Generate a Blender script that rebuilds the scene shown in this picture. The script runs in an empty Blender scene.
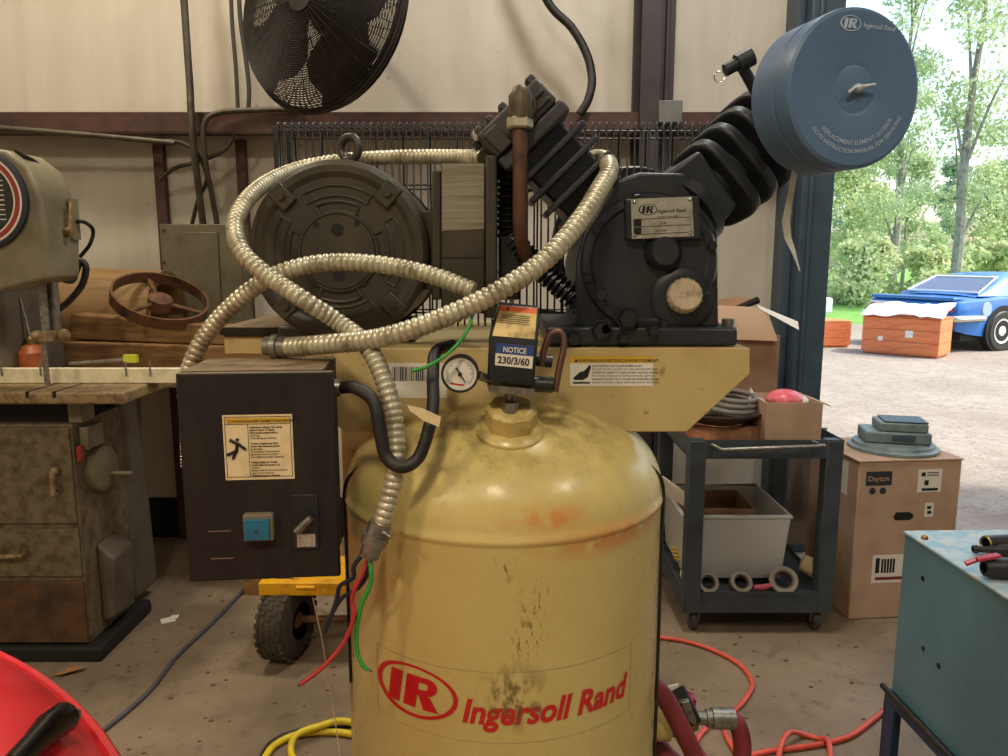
import bpy, bmesh, math, random
from mathutils import Vector, Matrix
random.seed(7)
SC = bpy.context.scene
COL = SC.collection
PI = math.pi
V = Vector

# ------------------------------------------------------------------ camera, world, sun, exposure
TH = math.radians(9.0); FPX = 757.0; EYE = 1.5
cd = bpy.data.cameras.new('camera'); cam = bpy.data.objects.new('camera', cd); COL.objects.link(cam)
cam.location = (0, 0, EYE); cam.rotation_euler = (PI/2 - TH, 0, 0)
cd.sensor_width = 36.0; cd.lens = FPX/1008*36.0; cd.clip_start = 0.02; cd.clip_end = 400
SC.camera = cam
SC.view_settings.view_transform = 'Standard'; SC.view_settings.look = 'None'
SC.view_settings.gamma = 1.0; SC.view_settings.use_curve_mapping = False
SC.view_settings.exposure = 0.0
w = bpy.data.worlds.new('sky'); SC.world = w; w.use_nodes = True
wn = w.node_tree; wn.nodes.clear()
wo = wn.nodes.new('ShaderNodeOutputWorld'); wb = wn.nodes.new('ShaderNodeBackground')
ws = wn.nodes.new('ShaderNodeTexSky'); ws.sky_type = 'NISHITA'; ws.sun_disc = False
ws.sun_elevation = math.radians(52); ws.sun_rotation = math.radians(100); ws.air_density = 1.2; ws.dust_density = 3.0
wb.inputs['Strength'].default_value = 0.46
wn.links.new(ws.outputs[0], wb.inputs[0]); wn.links.new(wb.outputs[0], wo.inputs[0])
sd = bpy.data.lights.new('sun', 'SUN'); sd.energy = 4.6; sd.angle = math.radians(3); sd.color = (1.0, .95, .86)
sun = bpy.data.objects.new('sun', sd); COL.objects.link(sun)
sun.rotation_euler = V((-.75, .22, -1.15)).to_track_quat('-Z', 'Y').to_euler()
sun.location = (8, 0, 12)

# ------------------------------------------------------------------ helpers
def P(u, v, Y):
    """world point on the vertical plane y=Y seen at photograph pixel (u, v)"""
    dx = (u-504)/FPX; dy = -(v-378)/FPX
    t = Y/(math.cos(TH)+dy*math.sin(TH))
    return V((t*dx, Y, EYE+t*(-math.sin(TH)+dy*math.cos(TH))))
def PZ(u, v, Z):
    dx = (u-504)/FPX; dy = -(v-378)/FPX
    t = (Z-EYE)/(-math.sin(TH)+dy*math.cos(TH))
    return V((t*dx, t*(math.cos(TH)+dy*math.sin(TH)), Z))
def px(Y): return Y*1.005/FPX        # metres per pixel about depth Y
def lin(c):
    c = c/255.0
    return c/12.92 if c <= .04045 else ((c+.055)/1.055)**2.4
def rgb(c): return (lin(c[0]), lin(c[1]), lin(c[2]), 1)

class NT:
    def __init__(s, name):
        s.m = bpy.data.materials.new(name); s.m.use_nodes = True; s.t = s.m.node_tree
        s.n = s.t.nodes; s.b = s.n['Principled BSDF']
        s.co = s.n.new('ShaderNodeTexCoord')
    def link(s, a, b): s.t.links.new(a, b)
    def noise(s, scale, detail=4, vec=None, stretch=None, rough=.6):
        n = s.n.new('ShaderNodeTexNoise'); n.inputs['Scale'].default_value = scale
        n.inputs['Detail'].default_value = detail; n.inputs['Roughness'].default_value = rough
        v = vec if vec is not None else s.co.outputs['Object']
        if stretch:
            mp = s.n.new('ShaderNodeMapping'); mp.inputs['Scale'].default_value = stretch
            s.link(v, mp.inputs[0]); v = mp.outputs[0]
        s.link(v, n.inputs['Vector']); return n.outputs['Fac']
    def ramp(s, fac, a, b, to0=0., to1=1.):
        r = s.n.new('ShaderNodeMapRange'); r.clamp = True
        for i, x in zip(('From Min', 'From Max', 'To Min', 'To Max'), (a, b, to0, to1)): r.inputs[i].default_value = x
        s.link(fac, r.inputs['Value']); return r.outputs[0]
    def mix(s, fac, a, b):
        m = s.n.new('ShaderNodeMix'); m.data_type = 'RGBA'
        if isinstance(fac, float): m.inputs[0].default_value = fac
        else: s.link(fac, m.inputs[0])
        for k, x in ((6, a), (7, b)):
            if isinstance(x, tuple): m.inputs[k].default_value = x if len(x) == 4 else rgb(x)
            else: s.link(x, m.inputs[k])
        return m.outputs[2]
    def mul(s, a, b, op='MULTIPLY'):
        m = s.n.new('ShaderNodeMath'); m.operation = op
        for k, x in enumerate((a, b)):
            if isinstance(x, (int, float)): m.inputs[k].default_value = x
            else: s.link(x, m.inputs[k])
        return m.outputs[0]
    def blob(s, center, radii, soft=(.35, 1.1)):
        """1 inside an ellipsoid of the world, 0 outside"""
        g = s.n.new('ShaderNodeNewGeometry'); mp = s.n.new('ShaderNodeMapping'); mp.vector_type = 'POINT'
        mp.inputs['Location'].default_value = tuple(-c/r for c, r in zip(center, radii))
        mp.inputs['Scale'].default_value = tuple(1/r for r in radii)
        s.link(g.outputs['Position'], mp.inputs[0])
        l = s.n.new('ShaderNodeVectorMath'); l.operation = 'LENGTH'; s.link(mp.outputs[0], l.inputs[0])
        return s.ramp(l.outputs['Value'], soft[0], soft[1], 1, 0)
    def wpos(s):
        g = s.n.new('ShaderNodeNewGeometry'); return g.outputs['Position']
    def base(s, c):
        if isinstance(c, tuple): s.b.inputs['Base Color'].default_value = c if len(c) == 4 else rgb(c)
        else: s.link(c, s.b.inputs['Base Color'])
    def pr(s, rough=None, metal=None, spec=None):
        for k, x in (('Roughness', rough), ('Metallic', metal), ('Specular IOR Level', spec)):
            if x is None: continue
            if isinstance(x, (int, float)): s.b.inputs[k].default_value = x
            else: s.link(x, s.b.inputs[k])
    def bump(s, h, strength=.3, dist=.01):
        b = s.n.new('ShaderNodeBump'); b.inputs['Strength'].default_value = strength; b.inputs['Distance'].default_value = dist
        s.link(h, b.inputs['Height']); s.link(b.outputs[0], s.b.inputs['Normal'])

def mat(name, c, rough=.6, metal=0., c2=None, scale=20., lo=.45, hi=.7, amt=1., bump=0., stretch=None, spec=.5, det=5):
    t = NT(name)
    if c2 is None:
        c2 = tuple(int(x*.82) for x in c); amt *= .7
    f = t.noise(scale, det, stretch=stretch)
    t.base(t.mix(t.ramp(f, lo, hi, 0, amt), tuple(c), tuple(c2)))
    t.pr(rough, metal, spec)
    if bump: t.bump(t.noise(scale*3, 4, stretch=stretch), bump, .004)
    return t.m
def flat(name, c, rough=.5, metal=0., spec=.5, emit=0):
    t = NT(name); t.base(tuple(c)); t.pr(rough, metal, spec)
    if emit:
        t.b.inputs['Emission Color'].default_value = rgb(c); t.b.inputs['Emission Strength'].default_value = emit
    return t.m

def basis(d):
    d = V(d).normalized()
    a = V((0, 0, 1)) if abs(d.z) < .9 else V((0, 1, 0))
    x = d.cross(a).normalized(); return x, x.cross(d).normalized()*-1, d

WL = {}
class MB:
    def __init__(s, m=None): s.v = []; s.f = []; s.fm = []; s.m = m
    def add(s, vs, fs):
        o = len(s.v); s.v += [V(p) for p in vs]
        for f in fs: s.f.append([i+o for i in f]); s.fm.append(s.m)
        return s
    def box8(s, q):
        return s.add(q, [(0,1,2,3),(7,6,5,4),(0,4,5,1),(1,5,6,2),(2,6,7,3),(3,7,4,0)])
    def box(s, c, d, R=None):
        c = V(c); h = V(d)/2
        q = [V((x*h.x, y*h.y, z*h.z)) for z in (-1, 1) for x, y in ((-1,-1),(1,-1),(1,1),(-1,1))]
        if R is not None: q = [R @ p for p in q]
        return s.box8([c+p for p in q])
    def bb(s, a, b):
        a = V(a); b = V(b); return s.box((a+b)/2, [abs(x) for x in (b-a)])
    def prism(s, poly, off):
        n = len(poly); off = V(off)
        return s.add([V(p) for p in poly]+[V(p)+off for p in poly],
            [tuple(range(n)), tuple(range(2*n-1, n-1, -1))]+[(i, i+n, (i+1) % n+n, (i+1) % n) for i in range(n)])
    def lathe(s, o, axis, prof, n=32, closed=True, a0=0., a1=2*PI):
        x, y, d = basis(axis); o = V(o); vs = []; fs = []
        full = abs(a1-a0-2*PI) < 1e-4; k = n if full else n+1
        for h, r in prof:
            for i in range(k):
                a = a0+(a1-a0)*i/n
                vs.append(o+d*h+(x*math.cos(a)+y*math.sin(a))*max(r, 1e-5))
        for j in range(len(prof)-1):
            for i in range(n):
                i2 = (i+1) % k
                fs.append((j*k+i, j*k+i2, (j+1)*k+i2, (j+1)*k+i))
        if closed and full:
            fs.append(tuple(range(k))[::-1]); fs.append(tuple(range((len(prof)-1)*k, len(prof)*k)))
        return s.add(vs, fs)
    def cyl(s, a, b, r, r2=None, n=20):
        a = V(a); b = V(b); L = (b-a).length
        return s.lathe(a, b-a, [(0, r), (L, r if r2 is None else r2)], n)
    def torus(s, c, axis, R, r, n=28, k=10, a0=0., a1=2*PI):
        x, y, d = basis(axis); c = V(c); vs = []; fs = []
        full = abs(a1-a0-2*PI) < 1e-4; m = n if full else n+1
        for i in range(m):
            a = a0+(a1-a0)*i/n; e = x*math.cos(a)+y*math.sin(a)
            for j in range(k):
                b = 2*PI*j/k; vs.append(c+e*(R+r*math.cos(b))+d*(r*math.sin(b)))
        for i in range(n):
            for j in range(k):
                i2 = (i+1) % m; j2 = (j+1) % k
                fs.append((i*k+j, i2*k+j, i2*k+j2, i*k+j2))
        return s.add(vs, fs)
    def sph(s, c, r, n=16, k=10):
        c = V(c); r = V(r) if not isinstance(r, (int, float)) else V((r, r, r)); vs = []; fs = []
        for j in range(k+1):
            t = PI*j/k
            for i in range(n):
                a = 2*PI*i/n
                vs.append(c+V((r.x*math.sin(t)*math.cos(a), r.y*math.sin(t)*math.sin(a), r.z*math.cos(t))))
        for j in range(k):
            for i in range(n):
                fs.append((j*n+i, j*n+(i+1) % n, (j+1)*n+(i+1) % n, (j+1)*n+i))
        return s.add(vs, fs)
    def tube(s, pts, r, n=8, cap=True):
        pts = [V(p) for p in pts]; N = len(pts)
        rs = r if isinstance(r, (list, tuple)) else [r]*N
        vs = []; fs = []; x = None
        for i in range(N):
            d = (pts[min(i+1, N-1)]-pts[max(i-1, 0)])
            d = d.normalized() if d.length > 1e-9 else V((0, 0, 1))
            if x is None: x = basis(d)[0]
            x = (x-d*x.dot(d)).normalized(); y = d.cross(x)
            for k in range(n):
                a = 2*PI*k/n; vs.append(pts[i]+(x*math.cos(a)+y*math.sin(a))*rs[i])
        for i in range(N-1):
            for k in range(n):
                fs.append((i*n+k, i*n+(k+1) % n, (i+1)*n+(k+1) % n, (i+1)*n+k))
        if cap: fs.append(tuple(range(n))[::-1]); fs.append(tuple(range((N-1)*n, N*n)))
        return s.add(vs, fs)
    def hexbolt(s, c, axis, r, h):
        return s.lathe(c, axis, [(0, r*1.25), (h*.15, r*1.25), (h*.16, r), (h*.9, r), (h, r*.9)], 6)
    def text(s, body, f, size=1., shear=0., bold=0., align='LEFT', thick=0.):
        """flat lettering, its 2-D outline mapped into space by f(x, y)"""
        vs, fs = glyphs(body, size, shear, bold, align)
        return s.add([f(x, y) for x, y in vs], fs)
    def build(s, name, parent=None, bevel=0., seg=2, ang=38, sub=0, recalc=True, org=None):
        me = bpy.data.meshes.new(name)
        lo = V([min(p[i] for p in s.v) for i in range(3)]); hi = V([max(p[i] for p in s.v) for i in range(3)])
        o = V(org) if org is not None else (V(((lo.x+hi.x)/2, (lo.y+hi.y)/2, lo.z)) if parent is None else (lo+hi)/2)
        me.from_pydata([p-o for p in s.v], [], s.f)
        ms = []
        for m in s.fm:
            if m not in ms: ms.append(m)
        for m in ms: me.materials.append(m)
        me.polygons.foreach_set('material_index', [ms.index(m) for m in s.fm])
        if recalc:
            bm = bmesh.new(); bm.from_mesh(me); bmesh.ops.recalc_face_normals(bm, faces=bm.faces); bm.to_mesh(me); bm.free()
        me.polygons.foreach_set('use_smooth', [True]*len(me.polygons))
        me.set_sharp_from_angle(angle=math.radians(ang))
        me.update()
        ob = bpy.data.objects.new(name, me); COL.objects.link(ob)
        if parent is not None: ob.parent = parent; ob.location = o-WL[parent.name]
        else: ob.location = o
        WL[ob.name] = o
        if bevel:
            b = ob.modifiers.new('bevel', 'BEVEL'); b.width = bevel; b.segments = seg; b.limit_method = 'ANGLE'; b.angle_limit = math.radians(40)
        if sub:
            b = ob.modifiers.new('sub', 'SUBSURF'); b.levels = sub; b.render_levels = sub
        return ob
GC = {}
def glyphs(body, size, shear, bold, align):
    k = (body, shear, bold, align)
    if k not in GC:
        cu = bpy.data.curves.new('lettering_outline', 'FONT'); cu.body = body; cu.size = 1.; cu.shear = shear; cu.offset = bold
        cu.align_x = align; cu.resolution_u = 3; cu.fill_mode = 'FRONT'
        ob = bpy.data.objects.new('lettering_outline', cu); COL.objects.link(ob)
        dg = bpy.context.evaluated_depsgraph_get(); me = bpy.data.meshes.new_from_object(ob.evaluated_get(dg))
        GC[k] = ([(p.co.x, p.co.y) for p in me.vertices], [tuple(p.vertices) for p in me.polygons])
        bpy.data.objects.remove(ob); bpy.data.curves.remove(cu); bpy.data.meshes.remove(me)
    vs, fs = GC[k]
    return [(x*size, y*size) for x, y in vs], fs
def width_of(body, size, shear=0., bold=0.):
    vs, _ = glyphs(body, size, shear, bold, 'LEFT'); return max(x for x, y in vs)

def tag(o, label, cat, group=None):
    o['label'] = label; o['category'] = cat
    if group: o['group'] = group
    return o
def thing(name, label, cat, loc, group=None):
    o = bpy.data.objects.new(name, None); COL.objects.link(o); o.location = loc; o.empty_display_size = .1
    WL[o.name] = V(loc); return tag(o, label, cat, group)
def struct(o): o['kind'] = 'structure'; return o
def stuff(o): o['kind'] = 'stuff'; return o
def spline(pts, n=10):
    pts = [V(p) for p in pts]; q = [pts[0]*2-pts[1]]+pts+[pts[-1]*2-pts[-2]]; out = []
    for i in range(1, len(q)-2):
        a, b, c, d = q[i-1:i+3]
        for k in range(n):
            t = k/n
            out.append(.5*((2*b)+(c-a)*t+(2*a-5*b+4*c-d)*t*t+(3*b-a-3*c+d)*t**3))
    out.append(pts[-1]); return out
def resample(pts, ds):
    out = [pts[0].copy()]; acc = 0.; need = ds
    for a, b in zip(pts, pts[1:]):
        L = (b-a).length
        if L < 1e-9: continue
        pos = 0.
        while acc+(L-pos) >= need:
            pos += need-acc; acc = 0.; out.append(a+(b-a)*(pos/L))
        acc += L-pos
    return out
def pp(lst, n=10): return spline([P(*q) for q in lst], n)
def poly(lst, Y): return [P(u, v, Y) for u, v in lst]
def cable(name, pts, r, m, n=8, parent=None, ps=12): return MB(m).tube(spline(pts, ps), r, n).build(name, parent, ang=80)
def arc(c, r, a0, a1, n=10): return [(c[0]+r*math.cos(a0+(a1-a0)*i/n), c[1]+r*math.sin(a0+(a1-a0)*i/n)) for i in range(n+1)]
# ------------------------------------------------------------------ shared materials
M_conc = NT('concrete_floor'); t = M_conc
f1 = t.noise(1.3, 6); f2 = t.noise(14, 6); f3 = t.noise(90, 3)
c = t.mix(t.ramp(f1, .35, .7), (150, 132, 110), (100, 84, 64))
c = t.mix(t.ramp(f2, .55, .75, 0, .6), c, (74, 60, 44))
c = t.mix(t.ramp(f3, .66, .72, 0, .7), c, (70, 58, 48))
t.base(c); t.pr(t.ramp(f1, .3, .7, .45, .8)); t.bump(f3, .25, .003); M_conc = t.m
t = NT('vinyl_wall'); s1 = t.noise(3.0, 5, stretch=(3, 1, .3)); s2 = t.noise(22, 5); s3 = t.noise(1.1, 4)
c = t.mix(t.ramp(s1, .4, .75, 0, .45), (206, 199, 186), (178, 168, 150))
c = t.mix(t.ramp(s3, .5, .75, 0, .5), c, (150, 134, 110)); c = t.mix(t.ramp(s2, .7, .76, 0, .7), c, (96, 80, 62))
t.base(c); t.pr(.45); t.bump(s1, .12, .02); M_wall = t.m
M_brown = mat('red_oxide_steel', (84, 54, 46), .55, 0, (58, 40, 36), 8, bump=.05)
M_brown2 = mat('dark_brown_steel', (62, 54, 57), .5, 0, (46, 41, 44), 8)
M_slate = mat('slate_tinted_steel', (62, 80, 94), .45, 0, (52, 68, 80), 6)  # slate blue of the door posts stands in for lens glare
M_dark = mat('dark_void', (22, 20, 18), .8)
M_gal = mat('galvanised_steel', (150, 148, 140), .38, .8, (100, 96, 86), 60)
M_black = mat('black_rubber', (24, 24, 24), .55, 0, (48, 44, 38), 30)
M_cond = NT('conduit_zinc'); t = M_cond; f = t.noise(35, 5)
t.base(t.mix(t.ramp(f, .45, .7), (196, 190, 166), (136, 126, 100))); t.pr(.38, .4); M_cond = t.m
M_card = mat('cardboard', (188, 157, 132), .85, 0, (168, 138, 114), 5, bump=.06)
M_card2 = mat('brown_cardboard', (148, 112, 84), .85, 0, (118, 90, 68), 7, bump=.06)
M_white = flat('white_paper', (226, 220, 208), .7)
M_ink = flat('black_ink', (22, 22, 24), .6)
M_chrome = flat('bright_steel', (200, 200, 196), .22, 1.)
M_rust = mat('rusty_steel', (112, 78, 54), .75, .2, (66, 46, 34), 18, bump=.15)
M_brass = mat('dull_brass', (150, 124, 78), .42, .8, (90, 74, 50), 40)
M_copper = mat('tarnished_copper', (104, 72, 60), .5, .4, (70, 50, 42), 30)
M_pink = flat('pink', (206, 84, 100), .5)

# ------------------------------------------------------------------ room shell
XL, XR, YB, YF, ZC = -5.0, 6.0, -5.0, 3.95, 5.0
jl = P(777, 250, 3.9).x; jr = P(827, 300, 3.72).x
fl = struct(MB(M_conc).bb((XL-.2, YB-.2, -.12), (XR+.2, YF+.35, 0)).build('floor'))
struct(MB(M_wall).bb((XL, YF, 0), (jl+.05, YF+.12, ZC)).build('wall_back'))
struct(MB(M_wall).bb((jl+.05, YF, 4.1), (XR, YF+.12, ZC)).build('wall_above_door'))
struct(MB(M_wall).bb((XL-.12, YB, 0), (XL, YF+.12, ZC)).build('wall_left'))
struct(MB(M_wall).bb((XR, YB, 0), (XR+.12, YF+.12, ZC)).build('wall_right'))
struct(MB(M_wall).bb((XL-.12, YB-.12, 0), (XR+.12, YB, ZC)).build('wall_front'))
struct(MB(M_wall).bb((XL-.12, YB-.12, ZC), (XR+.12, YF+.12, ZC+.1)).build('ceiling'))
struct(MB(M_dark).bb((XL, YF-.015, 0), (jl, YF, .22)).build('baseboard_back'))
# steel: girt, posts, columns, door jamb
g = MB(M_brown); z1 = P(300, 112, 3.74).z; z0 = P(300, 134, 3.74).z
g.bb((XL, 3.74, z1-.012), (jl, YF, z1)); g.bb((XL, 3.74, z0), (jl, 3.755, z1)); g.bb((XL, 3.74, z0), (jl, 3.80, z0+.012))
struct(g.build('trim_1'))
for k, (u, w_) in enumerate(((155, .05), (238, .045))):
    p = P(u, 180, 3.86)
    struct(MB(M_brown).bb((p.x-w_/2, 3.91, .0), (p.x+w_/2, YF, z0)).build('trim_%d' % (k+2)))
g = MB(M_brown2); a = P(640, 100, 3.7).x; b = P(659, 100, 3.7).x; c_ = P(676, 100, 3.7).x
g.bb((a, 3.68, 0), (b, 3.70, ZC)); g.bb(((a+b)/2-.01, 3.70, 0), ((a+b)/2+.01, YF, ZC)); g.bb((a, YF-.03, 0), (b, YF, ZC))
struct(g.build('trim_4'))
g = MB(M_brown2); g.bb((b+.004, 3.76, 0), (c_, 3.9, ZC)); g.bb((b+.03, 3.73, 0), (b+.05, 3.76, ZC)); struct(g.build('trim_5', bevel=.004))
g = MB(mat('grey_junction_steel', (112, 112, 112), .5)); q = P(669, 113, 3.7)
g.bb((q.x-.055, 3.66, q.z-.05), (q.x+.055, 3.729, q.z+.05)); tag(g.build('junction_box', bevel=.004), 'small grey electrical junction box on the brown column behind the belt guard', 'electrical box')
g = MB(M_slate); jm = P(797, 250, 3.74).x
g.bb((jl, 3.80, 0), (jm, 4.07, ZC)); struct(g.build('trim_6', bevel=.006))
g = MB(M_slate); g.bb((jm, 3.72, 0), (jr, 4.10, 4.1)); g.bb((jm+.03, 3.70, 0), (jm+.05, 3.72, 4.1)); struct(g.build('trim_7', bevel=.006))
struct(MB(M_slate).bb((XR-.3, 3.72, 0), (XR, 4.10, 4.1)).build('trim_8', bevel=.006))
struct(MB(M_slate).bb((jr, 3.85, 4.0), (XR-.3, 4.08, 4.1)).build('trim_9'))
# ceiling lamps, all out of view: number, places and tints set to steer the light
M_lampb = flat('lamp_housing', (170, 170, 166), .4, .6)
M_glow = flat('lamp_glow', (255, 226, 176), .5, emit=6.)
LAMPS = [(-2.9, -1.8, 70, (1., .85, .62), 'over the red hood'), (-.3, -1.4, 78, (1., .86, .64), 'behind the camera'), (2.6, -.4, 40, (1., .97, .92), 'over the teal cabinet'),
         (-2.0, 2.7, 56, (1., .87, .66), 'over the band saw'), (.6, 2.4, 56, (1., .95, .86), 'over the compressor'), (-3.6, -3., 26, (1., .85, .62), 'at the far left rear of the shop')]
for x, y, e, colr, where in LAMPS:
    L = thing('high_bay_lamp', 'unseen round metal high bay lamp hung from ceiling '+where, 'lamp', (x, y, 4.2), 'high bay ceiling lamps')
    MB(M_lampb).lathe((x, y, 4.2), (0, 0, 1), [(0, .28), (.01, .285), (.16, .16), (.2, .08), (.34, .08), (.35, .02)], 28, closed=False).build('reflector', L)
    MB(M_lampb).cyl((x, y, 4.5), (x, y, ZC), .012).build('hanger', L)
    MB(M_glow).sph((x, y, 4.27), .07).build('bulb', L)
    ld = bpy.data.lights.new('lamp_light', 'AREA'); ld.shape = 'DISK'; ld.size = .5; ld.energy = e; ld.color = colr
    lo = bpy.data.objects.new('lamp_light', ld); COL.objects.link(lo); lo.parent = L; lo.location = (0, 0, -.01)
# ------------------------------------------------------------------ the air compressor
TX, TY, TR = 0., 1.40, .295
t = NT('cream_enamel'); wp = t.wpos()
n1 = t.noise(6, 6, wp); n2 = t.noise(28, 6, wp); n3 = t.noise(120, 4, wp); n4 = t.noise(60, 5, wp, stretch=(1, 1, .35))
c = t.mix(t.ramp(n1, .35, .7, 0, .5), (214, 194, 126), (196, 172, 102))
top = t.blob((TX, TY-.05, 1.24), (.33, .33, .14), (.3, 1.25))
c = t.mix(t.mul(t.ramp(n2, .40, .68, 0, .75), top), c, (122, 96, 50))
c = t.mix(t.mul(t.ramp(n3, .62, .70, 0, .7), top), c, (70, 54, 32))
c = t.mix(t.mul(t.ramp(n2, .42, .6), t.blob(tuple(P(545, 520, 1.12)), (.075, .1, .03))), c, (212, 146, 80))
c = t.mix(t.mul(t.ramp(n2, .34, .46, 0, .9), t.blob(tuple(P(605, 528, 1.2)), (.16, .2, .03))), c, (206, 140, 78))
STAINS = [((514, 696, 1.11), (.062, .1, .062)), ((502, 568, 1.105), (.02, .1, .03)), ((535, 605, 1.11), (.03, .1, .05)), ((528, 640, 1.11), (.035, .1, .04))]
def stain(t, c):
    nn = t.noise(46, 6, t.wpos(), stretch=(1, 1, .5))
    n5 = t.noise(110, 6, t.wpos(), stretch=(1.6, 1, .5))
    for k, ((u, v, y), r) in enumerate(STAINS):
        c = t.mix(t.mul(t.ramp(nn if k < 2 else n5, .48 if k == 0 else .56, .58 if k == 0 else .62, 0, .8), t.blob(tuple(P(u, v, y)), r)), c, (98, 80, 48))
    return c
c = stain(t, c)
t.base(c); t.pr(t.ramp(n2, .3, .7, .22, .42)); t.bump(n1, .05, .01); M_tank = t.m
t = NT('red_decal'); t.base(stain(t, rgb((196, 34, 38)) and t.mix(0., (196, 34, 38), (196, 34, 38)))); t.pr(.35); M_red = t.m
t = NT('cream_sheet'); n1 = t.noise(7, 6); n2 = t.noise(40, 5)
c = t.mix(t.ramp(n1, .35, .7, 0, .6), (198, 176, 122), (176, 152, 100)); c = t.mix(t.ramp(n2, .62, .74, 0, .7), c, (112, 88, 56))
t.base(c); t.pr(.38); M_sheet = t.m
M_cast = mat('black_cast_iron', (34, 40, 48), .45, 0, (46, 50, 54), 12, bump=.1)  # blue cast in the black iron carries the glare over the pump
M_cast2 = mat('black_painted_iron', (22, 26, 31), .38, 0, (38, 40, 42), 16, bump=.08)
M_motor = mat('dark_olive_motor_enamel', (50, 47, 38), .42, 0, (70, 62, 46), 10, bump=.06)
M_filter = mat('filter_plastic_glare_blue', (80, 108, 142), .42, 0, (88, 116, 148), 6)  # blue put into the filter colour in place of lens glare
M_print = flat('pale_grey_print', (168, 184, 204), .5)
t = NT('scuffed_black_box'); n1 = t.noise(9, 5, stretch=(3, 3, .6)); n2 = t.noise(30, 6)
gz = t.n.new('ShaderNodeNewGeometry'); sz0 = t.n.new('ShaderNodeSeparateXYZ'); t.link(gz.outputs['Normal'], sz0.inputs[0])
c = t.mix(t.ramp(n1, .45, .7, 0, .6), (27, 26, 24), (46, 42, 36)); c = t.mix(t.mul(t.ramp(sz0.outputs[2], .5, .9), t.ramp(n2, .3, .6, .45, 1.)), c, (132, 112, 84))
t.base(c); t.pr(.6, 0, .35); M_starter = t.m
M_tape = mat('silver_tape', (146, 140, 124), .38, .5, (116, 108, 92), 10, stretch=(.5, 1, 12), bump=.2)
M_orange = flat('orange_label', (232, 108, 48), .5)
M_blue = flat('blue_label', (42, 74, 130), .5)
M_yellow = flat('yellow_label', (206, 166, 52), .5)
M_cream = mat('cream_label', (226, 208, 166), .5, 0, (206, 186, 140), 30)
M_plate = mat('nameplate_aluminium', (196, 194, 186), .34, .5, (160, 156, 146), 30)
M_dustcap = mat('dusty_cap', (196, 182, 160), .8, 0, (150, 126, 104), 60, bump=.2)
M_lens = flat('gauge_face', (232, 228, 216), .3)
M_cyan = mat('cyan_button', (28, 108, 138), .4, 0, (26, 88, 116), 20)

CP = thing('air_compressor', 'cream upright air compressor with black twin-cylinder pump, motor and intake filter tinted blue for glare', 'air compressor', (TX, TY, 0))
# --- tank
ZS = 1.070; HD = .162
prof = [(.12, .02), (.12, .20), (.15, .255), (.20, .280), (.26, TR), (ZS-.012, TR), (ZS-.008, TR+.001), (ZS-.004, TR+.004), (ZS+.002, TR+.004), (ZS+.007, TR+.0005), (ZS+.018, TR)]
for i in range(1, 19):
    a = PI/2*i/18; prof.append((ZS+.018+HD*math.sin(a), TR*math.cos(a)))
tank = MB(M_tank).lathe((TX, TY, 0), (0, 0, 1), prof, 128, closed=False).build('tank', CP, ang=50)
def on_tank(a, z, d=.0012): return V((TX+(TR+d)*math.sin(a), TY-(TR+d)*math.cos(a), z))
for k in range(3):
    a = 2*PI*k/3+PI/6; q = on_tank(a, .0, -.02)
    MB(M_tank).bb((q.x-.03, q.y-.03, 0), (q.x+.03, q.y+.03, .012)).bb((q.x-.02, q.y-.004, .012), (q.x+.02, q.y+.004, .27)).build('foot', CP, bevel=.002)
# emblem and lettering on the tank, laid on the cylinder
ea, ez = math.radians(-30.5), P(418, 692, TY-TR*math.cos(math.radians(28.5))).z
EW, EH = .083, .046
lg = MB(M_red)
def ring(lg, cx, cy, ax, ay, bx, by, f, ox=0., oy=0., a0=0., a1=2*PI, n=56):
    vs = []; fs = []
    for i in range(n+1):
        a = a0+(a1-a0)*i/n
        vs += [f(cx+ax*math.cos(a), cy+ay*math.sin(a)), f(cx+ox+bx*math.cos(a), cy+oy+by*math.sin(a))]
    for i in range(n): fs.append((2*i, 2*i+1, 2*i+3, 2*i+2))
    lg.add(vs, fs)
def ir_mark(lg, f, w, h):
    """ring broken by bold slanted I and R, centred on 0,0 with half size w, h"""
    ring(lg, 0, 0, w, h, w*.88, h*.89, f, w*.025, h*.015)
    S = w/.083
    def sl(x, y): return f((x+y*.18)*S, y*S*h/w*.083/.046)
    def bar(pts): lg.add([sl(*q) for q in pts], [tuple(range(len(pts)))])
    H = .0285
    bar([(-.050, -H), (-.024, -H), (-.024, H), (-.050, H)])
    # R: stem, bowl and leg as filled pieces
    bar([(-.015, -H), (.010, -H), (.010, H), (-.015, H)])
    bar([(.010, .0185), (.022, .0185), (.022, H), (.010, H)]); bar([(.010, -.004), (.022, -.004), (.022, .0065), (.010, .0065)])
    vs = []; fs = []
    for i in range(13):
        a = -PI/2+PI*i/12
        vs += [sl(.022+.023*math.cos(a), .01225+.01625*math.sin(a)), sl(.022+.0065*math.cos(a), .0125+.006*math.sin(a))]
    for i in range(12): fs.append((2*i, 2*i+1, 2*i+3, 2*i+2))
    lg.add(vs, fs)
    bar([(.012, -.004), (.034, -.004), (.054, -H), (.026, -H)])
ir_mark(lg, lambda x, y: on_tank(ea+x/TR, ez+y), EW, EH)
lg.build('emblem', tank, recalc=False)
lt = MB(M_red); zt = P(470, 722, 1.107).z-.002
wd = width_of('Ingersoll Rand', 1, .25, .03); sz = .302/wd
lt.text('Ingersoll Rand', lambda x, y: on_tank(math.radians(-13.5)+x/TR, zt+y*1.12), sz, .25, .03)
lt.build('lettering', tank, recalc=False)
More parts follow.
